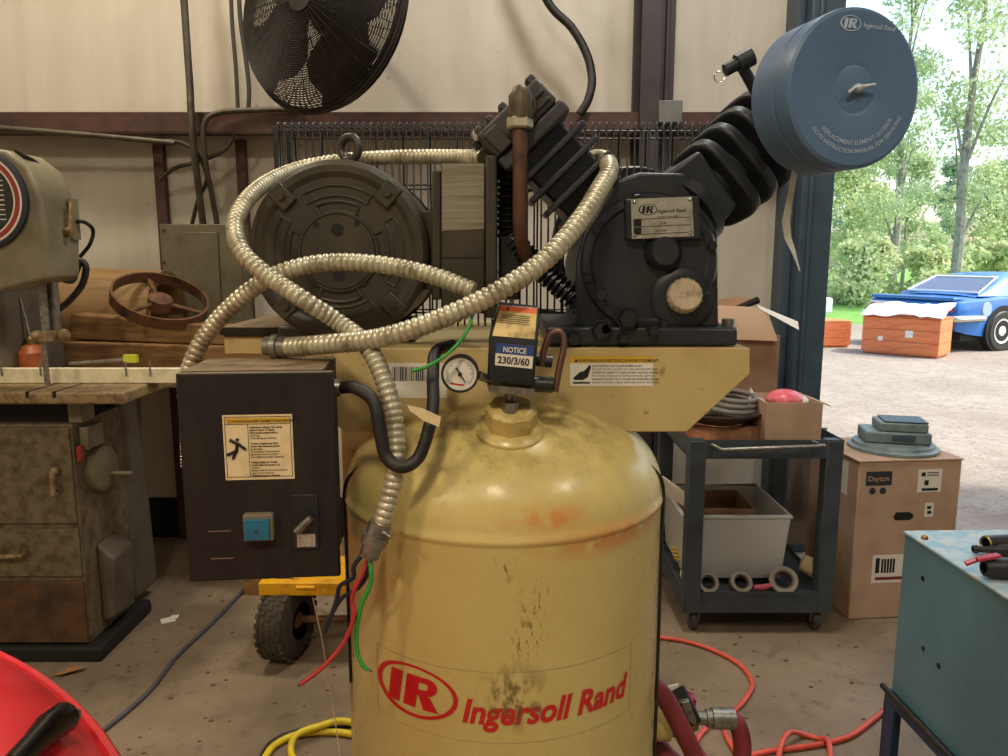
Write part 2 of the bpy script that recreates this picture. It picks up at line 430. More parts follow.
# thin clear-film outline of the decal
df = MB(mat('decal_edge', (150, 128, 84), .5)); a0, a1 = math.radians(-47), math.radians(47)
zb, zt2 = zt-.034, zt+.088
pts = [on_tank(a0+(a1-a0)*i/40, zt2, .0003) for i in range(41)]+[on_tank(a1-(a1-a0)*i/40, zb, .0003) for i in range(41)]
df.tube(pts+[pts[0]], .0005, 4); df.build('decal_film_edge', tank)
# filler boss
bo = P(510, 424, 1.232); bo.z = ZS+.018+HD*math.sqrt(1-((bo.x-TX)**2+(bo.y-TY)**2)/TR**2)
bn = V((.06, -.38, 1)).normalized()
MB(M_tank).lathe(bo-bn*.03, bn, [(0, .060), (.030, .058), (.036, .052), (.038, .046)], 40).build('boss_ring', tank)
MB(M_tank).lathe(bo-bn*.01, bn, [(0, .044), (.046, .043), (.052, .038), (.053, .03)], 8).build('boss_plug', tank, ang=25)
# --- platform
YP = 1.34; zp = P(600, 348, YP).z
skirt = [(750, 349), (750, 374), (687, 432), (345, 432), (305, 400), (305, 349)]
pl = MB(M_sheet); pl.prism(poly(skirt, YP), (0, .005, 0))
pl.prism(poly(skirt, YP) and [p+V((0, .595, 0)) for p in poly(skirt, YP)], (0, .005, 0))
xr = P(750, 349, YP).x; xl = P(305, 349, YP).x
pl.bb((xl, YP, zp-.005), (xr, YP+.60, zp))
plat = pl.build('platform', CP, bevel=.002)
xl2 = P(222, 340, 1.60).x
zr0 = P(225, 354, 1.5).z; zr1 = P(225, 335, 1.5).z; zr2 = P(225, 327, 1.49).z
xl2 = P(224, 340, 1.5).x; xm = P(330, 340, 1.5).x
e = MB(M_sheet); e.bb((xl2, 1.50, zr0), (xl-.002, 1.505, zr1)); e.bb((xl2, 1.50, zr1-.005), (xl-.002, 1.90, zr1)); e.build('platform_extension', plat, bevel=.0015)
e = MB(M_starter); e.bb((xl2-.005, 1.49, zr1+.0005), (P(283, 330, 1.49).x, 1.78, zr2)); e.build('motor_rail', plat, bevel=.002)
pb = MB(M_sheet); a = P(341, 432, 1.46).x; b = P(372, 432, 1.46).x; pb.bb((a, 1.46, 0), (b, 1.466, zp-.006)); pb.build('support_panel', CP, bevel=.001)
# warning label on the skirt
def lab(mb, u0, v0, u1, v1, Y, d=.0006): 
    mb.add([P(u0, v1, Y-d), P(u1, v1, Y-d), P(u1, v0, Y-d), P(u0, v0, Y-d)], [(0, 1, 2, 3)])
def pmap(u0, v0, Y, sc=1.):
    """text plane: origin at pixel, x right, y up, in metres"""
    o = P(u0, v0, Y); return lambda x, y: o+V((x, 0, y))
k = px(YP)
wl = MB(M_white); lab(wl, 570, 356, 653, 386, YP); wl.m = M_yellow; lab(wl, 570, 356, 653, 363, YP, .0009)
wl.m = M_ink; wl.text('\u25B2WARNING/ADVERTENCIA/AVERTISSEMENT', pmap(574, 362, YP-.0011), .0074, 0, .012)
for i, s_ in enumerate(('HOT SURFACE. CAN CAUSE SEVERE INJURY.', 'DO NOT TOUCH. ALLOW TO COOL BEFORE SERVICING.', 'SUPERFICIE CALIENTE. PUEDE CAUSAR LESIONES GRAVES.', 'NO TOCAR. DEJE QUE SE ENFRIE ANTES DEL SERVICIO.', 'SURFACE CHAUDE. PEUT CAUSER DES BLESSURES GRAVES.', 'NE PAS TOUCHER. LAISSER REFROIDIR AVANT ENTRETIEN.')):
    wl.text(s_, pmap(592, 366.8+i*3.3, YP-.0011), .0046, 0, .01 if i % 2 == 0 else 0)
hand = [(573, 378), (580, 372), (584, 371), (590, 364.5), (591, 367), (588, 377), (583, 380), (575, 380)]
wl.prism(poly(hand, YP-.0011), (0, .0001, 0)); wl.prism(poly([(573, 382), (590, 382), (590, 383.6), (573, 383.6)], YP-.0011), (0, .0001, 0))
wl.build('warning_label', plat, recalc=False)
bl = MB(M_white); bl.prism(poly([(388, 363), (447, 363), (447, 398), (388, 398)], YP-.0006), (0, .0002, 0)); bl.m = M_ink
random.seed(3); u = 392.
while u < 428:
    w_ = random.choice((.5, .8, 1.3)); bl.prism(poly([(u, 367), (u+w_, 367), (u+w_, 381), (u, 381)], YP-.0012), (0, .0001, 0)); u += w_+random.choice((.6, .9, 1.2))
bl.build('barcode_label', plat, recalc=False)
# --- motor
YM = 1.385; mc = P(338, 252, YM); MR = .165
mo = MB(M_motor)
mo.lathe(mc, (0, 1, 0), [(.006, .05), (.006, MR*.80), (0, MR*.86), (0, MR*.93), (.008, MR*.985), (.02, MR), (.09, MR), (.092, MR*.97), (.28, MR*.97), (.282, MR), (.36, MR*.98), (.372, MR*.8), (.372, .03)], 72, closed=False)
mo.lathe(mc, (0, 1, 0), [(.0, .001), (.0, .066), (.006, .07)], 48, closed=False)
motor = mo.build('motor', CP, ang=30)
def sector(mb, r0, r1, a0, a1, y, r=.0022, n=14):
    q = [mc+V((r0*math.cos(a0+(a1-a0)*i/n), y, r0*math.sin(a0+(a1-a0)*i/n))) for i in range(n+1)]
    q += [mc+V((r1*math.cos(a1-(a1-a0)*i/n), y, r1*math.sin(a1-(a1-a0)*i/n))) for i in range(n+1)]
    mb.tube(q+[q[0]], r, 6)
ribs = MB(M_motor)
D = math.radians
for a in (90, 0, 180, 270):
    sector(ribs, .100, .118, D(a-32), D(a+32), .005); sector(ribs, .072, .090, D(a-26), D(a+26), .005, .003)
ribs.torus(mc+V((0, .003, 0)), (0, 1, 0), .070, .003, 48, 6)
ribs.build('end_bell_ribs', motor)

for a, r, s_ in ((90, .040, .011), (128, .062, .006), (55, .062, .006), (200, .05, .006), (-20, .05, .006), (270, .04, .011), (230, .07, .005), (310, .07, .005)):
    q = mc+V((r*math.cos(D(a)), -.0012 if r < .06 else -.0002, r*math.sin(D(a)))); MB(M_dark).lathe(q, (0, -1, 0), [(0, s_), (.0008, s_)], 16).build('vent_hole', motor)
for a in (48, 135, 225, 315):
    q = mc+V((.138*math.cos(D(a)), .002, .138*math.sin(D(a)))); R = Matrix.Rotation(-D(a), 3, 'Y')
    pd = MB(M_motor); pd.box(q, (.044, .010, .034), R); pd.build('bolt_pad', motor, bevel=.003)
    MB(M_motor).hexbolt(q+V((0, -.005, 0)), (0, -1, 0), .007, .006).build('bolt', motor)
eb = P(350, 149, 1.43); top = mc.z+MR
ey = MB(M_motor); ey.torus(V((eb.x, 1.43, top+.022)), (.55, 1, 0), .0205, .0075, 28, 10); ey.lathe((eb.x, 1.43, top-.006), (0, 0, 1), [(0, .014), (.010, .014), (.014, .009), (.018, .007)], 16)
ey.build('eye_bolt', motor)
# motor feet
ft = MB(M_motor); ft.bb((mc.x-.13, YM+.05, zp), (mc.x-.05, YM+.33, zp+.03)); ft.bb((mc.x+.05, YM+.05, zp), (mc.x+.13, YM+.33, zp+.03)); ft.build('motor_foot', motor, bevel=.004)
# terminal box on the motor side
tb = MB(M_motor); Yt = 1.365
tb.prism(poly([(441, 166), (485, 166), (485, 312), (441, 312)], Yt), (0, .13, 0)); tb.prism(poly([(432, 170), (441, 170), (441, 300), (432, 300)], Yt+.02), (0, .09, 0))
tb.prism(poly([(415, 210), (434, 210), (434, 290), (415, 290)], Yt+.05), (0, .05, 0))
tbx = tb.build('terminal_box', motor, bevel=.003)
cv = MB(M_motor); cv.prism(poly([(485.5, 155), (497, 155), (497, 318), (485.5, 318)], Yt-.012), (0, .155, 0)); cv.build('terminal_box_cover', motor, bevel=.003)
tp = MB(M_tape); tp.prism(poly([(442, 165), (484, 165), (484, 229), (442, 231)], Yt-.0015), (0, .001, 0)); tp.prism(poly([(442, 165), (484, 165), (484, 163.5), (442, 163.5)], Yt-.0015), (0, .10, 0)); tp.build('tape_strip', motor)
MB(M_dark).prism(poly([(441.5, 257), (484, 257), (484, 258.5), (441.5, 258.5)], Yt-.001), (0, .0008, 0)).build('box_seam', motor)
# --- belt guard: wire cage at the back
YG0, YG1 = 1.80, 1.91
gr = MB(M_cast2); n = 0
gxl = P(280, 200, YG0).x; gxr = P(704, 200, YG0).x; gzt = P(400, 122, YG0).z
pitch = (gxr-gxl)/60
for i in range(61):
    x = gxl+pitch*i
    gr.tube([(x, YG0, zp), (x, YG0, gzt-.006), (x+.002, YG0+.008, gzt), (x+.012, YG1-.01, gzt), (x+.012, YG1, gzt-.012)]+([(x+.012, YG1, zp)] if i % 4 == 0 else []), .0025, 5)
for z in (gzt-.02, gzt-.14, gzt-.34, zp+.03):
    gr.tube([(gxl, YG0+.003, z), (gxr, YG0+.003, z)], .0022, 5); gr.tube([(gxl, YG1+.003, z), (gxr, YG1+.003, z)], .0022, 5)
for x in (gxl, gxr):
    for j in range(6): gr.tube([(x, YG0+.02*j, zp), (x, YG0+.02*j, gzt-.004)], .0017, 5)
grille = stuff(gr.build('belt_guard', CP, ang=80))
fr = MB(M_cast2)
for x in (gxl-.004, gxr+.004): fr.bb((x-.005, YG0-.004, zp), (x+.005, YG0+.006, gzt-.01)); fr.bb((x-.005, YG1-.004, zp), (x+.005, YG1+.006, gzt-.01))
fr.build('guard_frame', grille, bevel=.001)
yw = (YG0+YG1)/2; fc = P(630, 248, yw); FR = .190
fw = MB(M_cast2); fw.lathe(fc+V((0, -.025, 0)), (0, 1, 0), [(0, FR-.025), (0, FR-.004), (.004, FR), (.014, FR), (.019, FR-.012), (.025, FR), (.042, FR), (.046, FR-.004), (.046, FR-.025), (0, FR-.025)], 64, closed=False)
fw.lathe(fc+V((0, -.03, 0)), (0, 1, 0), [(0, .045), (.06, .045)], 24)
for k in range(4):
    a = PI/4+k*PI/2+.25; d = V((math.cos(a), 0, math.sin(a))); s_ = V((-math.sin(a), .35, math.cos(a))).normalized()
    fw.prism([fc+d*.03-s_*.028, fc+d*.18-s_*.05, fc+d*.18+s_*.05, fc+d*.03+s_*.028], (0, .008, 0))
fw.build('flywheel', CP, ang=40)
pc = V((mc.x, yw, mc.z)); pu = MB(M_cast2); pu.lathe(pc+V((0, -.025, 0)), (0, 1, 0), [(0, .03), (0, .08), (.01, .08), (.02, .066), (.03, .08), (.045, .08), (.045, .03)], 40, closed=False); pu.cyl(pc+V((0, -.08, 0)), pc+V((0, .03, 0)), .015); pu.build('motor_pulley', CP)
def belt(y):
    d = fc-pc; L = math.hypot(d.x, d.z); th = math.atan2(d.z, d.x); be = math.acos((.072-(FR-.005))/L); q = []
    for i in range(17):
        a = th+be+(2*PI-2*be)*i/16; q.append(V((pc.x+.072*math.cos(a), y, pc.z+.072*math.sin(a))))
    for i in range(33):
        a = th-be+2*be*i/32; q.append(V((fc.x+(FR-.005)*math.cos(a), y, fc.z+(FR-.005)*math.sin(a))))
    return q+[q[0]]
for y in (yw-.008, yw+.010): MB(M_black).tube(belt(y), .006, 6, cap=False).build('drive_belt', CP)
# --- pump crankcase
YC = 1.365; kc = px(YC)
cc = MB(M_cast)
cc.prism(poly([(577, 328), (576, 262), (584, 232), (616, 180), (640, 172), (688, 173), (708, 198), (718, 232), (719, 328)], YC+.012), (0, .25, 0))
cc.prism(poly([(546, 326), (738, 328), (738, 346), (546, 346)], YC-.012), (0, .31, 0))
crank = cc.build('pump_crankcase', CP, bevel=.006, seg=3)
ccn = P(650, 262, YC)
cv = MB(M_cast); cv.lathe(ccn+V((0, .02, 0)), (0, -1, 0), [(0, .124), (.012, .123), (.017, .119), (.018, .106), (.014, .101), (.014, .03)], 64, closed=True); cov = cv.build('bearing_cover', CP, ang=35)
for i in range(8):
    a = 2*PI*i/8+.25; q = ccn+V((.113*math.cos(a), .002, .113*math.sin(a)))
    MB(M_cast2).hexbolt(q, (0, -1, 0), .0085, .009).build('cover_bolt', cov)
q = P(664, 252, YC-.004); MB(M_cast).lathe(q+V((0, .014, 0)), (0, -1, 0), [(0, .034), (.012, .033), (.018, .028), (.026, .026), (.030, .022)], 36).build('shaft_cap', cov)
q = P(683, 297, YC-.004); ocx = V((0, -1, .25)).normalized()
MB(M_cast).lathe(q+V((0, .02, -.004)), (0, -1, 0), [(0, .058), (.012, .057), (.018, .050), (.019, .04)], 40).build('oil_cap_seat', cov)
oc = MB(M_dustcap); oc.lathe(q+V((0, .0, 0)), ocx, [(0, .030), (.020, .030), (.024, .027), (.024, .022), (.022, .018)], 36)
for i in range(18):
    a = 2*PI*i/18; x_, y_, d_ = basis(ocx); oc.cyl(q+(x_*math.cos(a)+y_*math.sin(a))*.0295+ocx*.003, q+(x_*math.cos(a)+y_*math.sin(a))*.0295+ocx*.019, .0020, n=6)
oc.build('oil_cap', cov)
for (u, v, r) in ((601, 330, .017), (627, 318, .018), (600, 294, .011), (605, 328, .010), (652, 330, .010), (573, 338, .012), (622, 338, .009)):
    MB(M_cast2).hexbolt(P(u, v, YC-.010), (0, -1, 0), r, .02).build('plug', crank)
q = P(728, 329, YC+.02); MB(M_gal).lathe(V((q.x, YC+.02, q.z)), (0, 0, 1), [(0, .018), (.004, .018), (.005, .0125), (.018, .0125), (.019, .010)], 6).build('base_bolt', crank)
# name plate
npl = MB(M_plate); YN = YC-.012
npl.prism(poly([(631, 199), (692, 196.5), (694, 236), (632, 239)], YN), (0, .0015, 0))
def nmap(u, v): 
    o = P(u, v, YN-.0006); return lambda x, y: o+V((x, 0, y+x*.045))
npl.m = M_ink; ir_mark(npl, lambda x, y: P(648, 209.5, YN-.0006)+V((x, 0, y)), .0165, .0095)
npl.text('Ingersoll Rand', nmap(657.5, 213), .0085, .2, .015); npl.text('Industrial Technologies', nmap(657, 217.5), .004, 0, .01)
for v0 in (219, 227):
    npl.prism(poly([(634, v0+.8), (641.5, v0+.5), (641.5, v0+7), (634, v0+7.4)], YN-.0006), (0, .0003, 0))
fr2 = [P(633.5, 219.5, YN-.0005), P(690.5, 217, YN-.0005), P(691, 232, YN-.0005), P(634, 234.7, YN-.0005)]
npl.tube(fr2+[fr2[0]], .0005, 4); npl.tube([P(634, 227, YN-.0005), P(690.7, 224.6, YN-.0005)], .0005, 4)
npl.text('2340', nmap(660, 224.5), .0055); npl.text('30T2340', nmap(655, 232), .0055)
npl.build('nameplate', crank, recalc=False)
for u, v in ((634.5, 202), (690, 199.5), (635, 235.5), (690.5, 233)): MB(M_chrome).sph(P(u, v, YN-.001), (.0035, .0025, .0035), 10, 6).build('rivet', crank)
pad = MB(M_cast); pad.prism(poly([(625, 199), (700, 196), (702, 240), (626, 240)], YN+.0018), (0, .03, 0)); pad.build('plate_pad', crank, bevel=.004)
# --- left cylinder leaning left, with fins and a ribbed head
def rb(mb, c, ac, al, hw, hh, Y0, Y1):
    """box turned in the picture plane: ac across, al along (unit pixel vectors)"""
    q = [(c[0]+sx*hw*ac[0]+sy*hh*al[0], c[1]+sx*hw*ac[1]+sy*hh*al[1]) for sx, sy in ((-1, -1), (1, -1), (1, 1), (-1, 1))]
    mb.prism(poly(q, Y0), (0, Y1-Y0, 0))
al = V((-.70, -.714)); ac = V((.714, -.70))
def at(t_, s_=0): return (640+al.x*t_+ac.x*s_, 246+al.y*t_+ac.y*s_)
lc = MB(M_cast); rb(lc, at(95), ac, al, 31, 52, 1.42, 1.56); lcy = lc.build('cylinder', CP, bevel=.006)
for i, (tt, hw) in enumerate(((68, 42), (88, 45), (108, 47), (128, 48))):
    fn = MB(M_cast); hh = 3.2
    q = [at(tt-hh, -hw), at(tt+hh, -hw), at(tt+hh, hw), at(tt-hh, hw)]
    fn.prism(poly(q, 1.385), (0, .095, 0)); fn.build('fin', lcy, bevel=.003)
M_head = mat('grey_black_head_iron', (60, 60, 58), .5, 0, (44, 44, 44), 14, bump=.12)
hd = MB(M_head); rb(hd, at(154, 2), ac, al, 45, 8, 1.36, 1.60); head = hd.build('cylinder_head', CP, bevel=.006, seg=3)
h2 = MB(M_head); rb(h2, at(178, 2), ac, al, 42, 15.5, 1.355, 1.60); h2.build('head_cover', head, bevel=.005)
for s_, w_ in ((-36, 4), (-20, 3.5), (-2, 4), (18, 9), (37, 5)):
    h3 = MB(M_head); rb(h3, at(195, s_+2), ac, al, w_, 5, 1.37, 1.58); h3.build('head_rib', head, bevel=.003)
for s_ in (-56, 46):
    for y in (1.40, 1.55):
        q = P(*at(160, s_*.8), y); MB(M_cast2).hexbolt(q+V((-.7*.04, 0, .71*.04)), (-.7, 0, .714), .010, .012).build('head_bolt', head)
for tt, ss, ww, hh in ((176, -26, 9, 13), (170, 26, 14, 2.4), (180, 26, 14, 2.4)):
    w1 = MB(M_head); rb(w1, at(tt, ss), ac, al, ww, hh, 1.349, 1.40); w1.build('head_side_rib', head, bevel=.003)
MB(M_chrome).lathe(P(479, 136, 1.40), (-.3, -1, 0), [(0, .010), (.012, .010), (.016, .006)], 16).build('relief_valve', head)
# discharge: brass elbow, nut, copper pipe, finned tube
el = MB(mat('dark_bronze_elbow', (84, 74, 54), .5, .3, (58, 52, 42), 30)); qa = P(521, 103, 1.335); el.lathe(P(521, 119, 1.335), (0, 0, 1), [(0, .021), (.02, .021), (.038, .019), (.051, .013), (.056, .004)], 24); el.cyl(P(523, 107, 1.335), P(530, 107, 1.40), .022); el.build('elbow', CP)
nu = MB(flat('bright_nut', (186, 180, 160), .4, .4)); nu.lathe(P(520, 129, 1.335), (0, 0, 1), [(0, .019), (.003, .0225), (.017, .0225), (.020, .019)], 6); nu.build('compression_nut', CP, ang=25)
cp = MB(M_copper); cp.tube([P(520, 129, 1.335), P(520, 160, 1.335), P(520, 222, 1.335), P(521, 240, 1.345), P(528, 262, 1.39)], .0128, 18); cp.build('copper_pipe', CP, ang=60)
def finned(name, pts, r0, r1, ds):
    q = resample(spline(pts, 16), ds); MB(M_cast2).tube(q, [r1 if i % 4 < 2 else r0 for i in range(len(q))], 16).build(name, CP, ang=20)
finned('intercooler_tube', [P(507, 178, 1.47), P(506, 215, 1.47), P(508, 236, 1.47), P(524, 252, 1.46), P(548, 276, 1.44), P(575, 300, 1.42), P(590, 315, 1.43)], .013, .022, .0028)
MB(M_cast2).cyl(P(507, 150, 1.47), P(507, 180, 1.47), .020).build('manifold_neck', CP)
fm = MB(M_cast2); fm.prism(poly([(499, 236), (522, 236), (520, 300), (500, 300)], 1.45), (0, .05, 0)); fm.build('intercooler_manifold', CP, bevel=.004)
# --- right cylinder: round fins leaning right
A = P(684, 214, 1.43); B = P(786, 116, 1.53); ax = (B-A); L = ax.length; ax.normalize()
MB(M_cast).lathe(A, ax, [(0, .075), (.02, .075), (.03, .050), (L, .048)], 40).build('cylinder_barrel', CP)
for i in range(4):
    h = .078+.047*i; r = .086+.002*i
    e1 = V((ax.z, 0, -ax.x)).normalized(); e2 = ax.cross(e1); sgn = lambda x: (abs(x)**.55)*(1 if x >= 0 else -1)
    MB(M_cast).prism([A+ax*h+e1*(r*sgn(math.cos(2*PI*k/36)))+e2*(r*.9*sgn(math.sin(2*PI*k/36))) for k in range(36)], ax*.022).build('cooling_fin', CP, bevel=.006, seg=3, ang=60)
MB(M_cast).prism(poly([(660, 178), (700, 150), (738, 205), (715, 232)], 1.385), (0, .2, 0)).build('cylinder_base', CP, bevel=.006)
# --- intake filter, its lid turned a little to the right
fcn = P(855, 89, 1.17); Rf = .1150
fa = V((-math.sin(D(15)), math.cos(D(15)), 0)); frt = V((math.cos(D(15)), math.sin(D(15)), 0))
def FQ(x, y, z): return fcn+frt*x+fa*y+V((0, 0, z))
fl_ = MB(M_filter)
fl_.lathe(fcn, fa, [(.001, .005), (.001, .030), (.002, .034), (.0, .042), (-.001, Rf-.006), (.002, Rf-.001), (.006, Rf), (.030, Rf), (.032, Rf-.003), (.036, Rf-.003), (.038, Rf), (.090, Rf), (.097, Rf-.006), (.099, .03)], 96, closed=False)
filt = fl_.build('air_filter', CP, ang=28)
nk = MB(M_cast); nk.tube(spline([FQ(0, .09, 0), FQ(-.005, .15, -.005), B+ax*.03, B-ax*.03], 8), .045, 28); nk.build('filter_neck', filt, ang=60)
wn_ = MB(flat('dull_zinc_nut', (176, 184, 192), .5, .3)); wn_.sph(FQ(0, -.006, 0), .007); wn_.tube([FQ(-.018, -.008, -.008), FQ(-.007, -.008, 0), FQ(.007, -.008, .002), FQ(.026, -.010, .006)], [.0025, .0035, .0035, .002], 8); wn_.build('wing_nut', filt)
pm = MB(M_print)
ir_mark(pm, lambda x, y: FQ(x-.016, -.0016, y+.090), .0180, .0108)
pm.build('printed_emblem', filt, recalc=False); pm = MB(M_print); pm.text('Ingersoll Rand', lambda x, y: FQ(x+.005, -.0016, y+.086-x*.03), .0098, .2, .012)
def arc_text(mb, s_, R, size, mid):
    w_ = width_of(s_, size)
    def f(x, y):
        a = mid+(x-w_/2)/R; r = R-y; return FQ(r*math.sin(a), -.0016, -r*math.cos(a))
    mb.text(s_, f, size, 0, .01)
arc_text(pm, 'REPLACEMENT ELEMENT-32170979', .080, .0092, D(8)); arc_text(pm, 'NOTE INSTRUCTION MANUAL FOR SERVICING', .092, .0088, D(8))
stuff(pm.build('printed_lettering', filt, recalc=False))
sv = MB(M_cast); va = P(722, 72, 1.38); vb = P(752, 56, 1.38); sv.cyl(va+(vb-va)*.1, va+(vb-va)*.55, .011); sv.cyl(va+(vb-va)*.5, vb, .016); sv.cyl(va+(vb-va)*.6, va+(vb-va)*.6+V((.045, .03, -.05)), .010); svo = sv.build('safety_valve', CP)
rg = MB(M_chrome); rg.torus(va+V((-.004, 0, -.008)), (.2, 1, 0), .009, .0009, 20, 5); rg.build('pull_ring', svo)
# --- pressure switch and gauge
YS = 1.17; sw = MB(M_cast2)
tl = [(498, 303), (539, 307), (538, 340), (489, 336)]
fr_ = [P(498, 304, YS+.028), P(540, 308, YS+.028), P(538, 341, YS), P(489, 337, YS), P(534, 386, YS+.002), P(487, 381, YS+.002)]
back = [p+V((0, .085, 0)) for p in fr_]; back = [V((p.x, YS+.085, p.z)) for p in fr_]
sw.add(fr_+back, [(0, 1, 2, 3), (3, 2, 4, 5), (6, 9, 8, 7), (9, 11, 10, 8), (0, 6, 7, 1), (1, 7, 8, 2), (2, 8, 10, 4), (4, 10, 11, 5), (5, 11, 9, 3), (3, 9, 6, 0)])
swo = sw.build('pressure_switch', CP, bevel=.003)
def quad(a, b, c, d, x, y): return (a*(1-x)+b*x)*(1-y)+(d*(1-x)+c*x)*y
def onq(a, b, c, d, d_): 
    nrm = (b-a).cross(d-a).normalized()
    if nrm.y > 0: nrm = -nrm
    return lambda x, y: quad(a, b, c, d, x, y)+nrm*d_
A_, B_, C_, D_ = fr_[3], fr_[2], fr_[1], fr_[0]
F1 = onq(A_, B_, C_, D_, .0008); F2 = onq(A_, B_, C_, D_, .0014)
F3 = onq(fr_[5], fr_[4], fr_[2], fr_[3], .0008); F4 = onq(fr_[5], fr_[4], fr_[2], fr_[3], .0014)
M_foil = mat('worn_foil_label', (206, 180, 110), .45, .1, (120, 98, 58), 40)
ls = MB(M_foil); sq = lambda f, x0, y0, x1, y1: [f(x0, y0), f(x1, y0), f(x1, y1), f(x0, y1)]
ls.add(sq(F1, .06, .04, .93, .80), [(0, 1, 2, 3)]); ls.m = M_orange; ls.add(sq(F1, .06, .80, .93, .97), [(0, 1, 2, 3)])
ls.m = M_ink; ls.add([F2(.2, .84), F2(.30, .84), F2(.25, .95)], [(0, 1, 2)])
for i in range(5): ls.add(sq(F2, .15, .68-.06*i, .80-.03*(i % 2), .70-.06*i), [(0, 1, 2, 3)])
ls.m = M_white; ls.add(sq(F3, .15, .38, .93, .88), [(0, 1, 2, 3)]); ls.m = M_blue; ls.add(sq(F4, .15, .66, .93, .88), [(0, 1, 2, 3)])
ls.m = M_white; F5 = onq(fr_[5], fr_[4], fr_[2], fr_[3], .0019); tw = width_of('NOTICE', 1, 0, .02); ls.text('NOTICE', lambda x, y: F5(.30+x/tw*.48, .70+y*.17), 1., 0, .02)
ls.m = M_ink; tw = width_of('230/3/60', 1, 0, .025); ls.text('230/3/60', lambda x, y: F4(.20+x/tw*.66, .44+y*.22), 1., 0, .025)
ls.build('switch_label', swo, recalc=False)
pi_ = MB(M_gal); pi_.cyl(bo+bn*.03, P(510, 388, YS+.04), .0095); pi_.lathe(P(510, 412, YS+.035), (0, 0, 1), [(0, .014), (.016, .014)], 6); pi_.prism(poly([(487, 385), (535, 389), (533, 396), (489, 392)], YS+.01), (0, .07, 0)); pi_.build('riser_pipe', CP)
ga = P(460, 374, YS-.005); gg = MB(M_cast2); gg.lathe(ga+V((0, .03, 0)), (0, -1, 0), [(0, .020), (.002, .0285), (.026, .0295), (.032, .0295), (.032, .0262), (.028, .0255)], 40, closed=False); ggo = gg.build('pressure_gauge', CP)
gf = MB(M_lens); gf.lathe(ga+V((0, .001, 0)), (0, -1, 0), [(0, .0265), (.0005, .0265)], 40); gf.m = M_ink
for i in range(31):
    a = D(225-270*i/30); e_ = V((math.cos(a), 0, math.sin(a))); f_ = V((-e_.z, 0, e_.x)); r0 = .019 if i % 5 else .0165
    gf.add([ga+V((0, -.0001, 0))+e_*r0+f_*.0004, ga+V((0, -.0001, 0))+e_*.0225+f_*.0004, ga+V((0, -.0001, 0))+e_*.0225-f_*.0004, ga+V((0, -.0001, 0))+e_*r0-f_*.0004], [(0, 1, 2, 3)])
gf.m = M_red
gf.add([ga+V((x, -.0001, z)) for x, z in ((-.016, -.016), (.006, -.019), (.006, -.0165), (-.014, -.0135))], [(0, 1, 2, 3)])
gf.build('gauge_dial', ggo, recalc=False)
nd = MB(M_ink); nd.tube([ga+V((-.006, -.002, .010)), ga+V((.009, -.002, -.014))], [.0016, .0006], 6); nd.sph(ga+V((0, -.002, 0)), .0034); nd.build('needle', ggo)
st = MB(M_gal); st.cyl(ga+V((.028, .015, -.004)), P(490, 380, YS+.02), .007); st.build('gauge_stem', ggo)
uv = MB(M_cast2); uv.cyl(P(533, 384, YS+.03), P(553, 385, YS+.03), .013); uv.cyl(P(536, 360, YS+.05), P(552, 362, YS+.05), .010); uv.build('unloader_valve', swo)
cable('copper_capillary', [P(542, 366, YS+.045), P(544, 350, YS+.045), P(551, 334, YS+.05), P(561, 333, YS+.05), P(564, 345, YS+.045), P(559, 370, YS+.035), P(555, 392, YS+.03)], .0055, M_copper, 10, CP)
# --- starter box
SY = 1.10; so = P(191, 580, SY); so.x += .004; sw_ = P(338, 580, SY).x-so.x; sh = P(258, 371, SY).z-so.z; sdp = .155
RS = Matrix.Rotation(D(5), 3, 'Z'); ctr = V((so.x+sw_/2, SY, so.z))
def SB(x, y, z): return ctr+RS @ V((x-sw_/2, y, z))
sb = MB(M_starter)
def sbox(mb, x0, x1, y0, y1, z0, z1): mb.box8([SB(x, y, z) for z in (z0, z1) for x, y in ((x0, y0), (x1, y0), (x1, y1), (x0, y1))])
sbox(sb, 0, sw_-.014, .012, sdp, 0, sh); sbo = sb.build('starter_box', CP, bevel=.003)
sl_ = MB(M_starter); sbox(sl_, -.003, sw_+.002, 0, .0115, .001, sh-.002); sl_.build('starter_lid', sbo, bevel=.003)
sc_ = sw_/147.
def sx(u): return (u-186)*sc_
def sz_(v): return sh*(580-v)/209.
def sf(mb, u0, v0, u1, v1, y=-.0008, th=.0006): sbox(mb, sx(u0), sx(u1), y, y+th, sz_(v1), sz_(v0))
def smap(u, v, y=-.0016): return lambda x, z: SB(sx(u)+x, y, sz_(v)+z)
lb = MB(M_cream); sf(lb, 226, 413, 293, 477); lb.m = M_yellow; sf(lb, 229, 416, 290, 421, -.0012)
lb.m = M_ink; lb.text('\u26A0WARNING/AVERTISSEMENT/ADVERTENCIA', smap(230, 420.3), .0052, 0, .012)
for q in (((228, 415), (291, 415)), ((291, 415), (291, 474)), ((291, 474), (228, 474)), ((228, 474), (228, 415)), ((228, 422), (291, 422)), ((250, 422), (250, 474))):
    lb.tube([SB(sx(a), -.0012, sz_(b)) for a, b in q], .0004, 4)
TXT = ['Hazardous voltage. Can cause', 'serious injury or death.', 'Disconnect power before', 'servicing.', 'Lockout/tagout machine.', '', 'Tension dangereuse. Peut', 'causer des blessures graves', 'ou la mort.', 'Deconnecter l\'alimentation', 'electrique avant le service.', 'Verrouiller/etiqueter l\'appareil', '', 'Voltaje peligroso. Puede', 'causar lesiones graves o la', 'muerte.', 'Desconecte la corriente electrica', 'antes de dar servicio.', 'Trabe/etiquete la maquina.']
for i, s_ in enumerate(TXT):
    if s_: lb.text(s_, smap(251.5, 426+i*2.65), .0039, 0, .03 if i % 6 in (0, 1, 2) else .012)
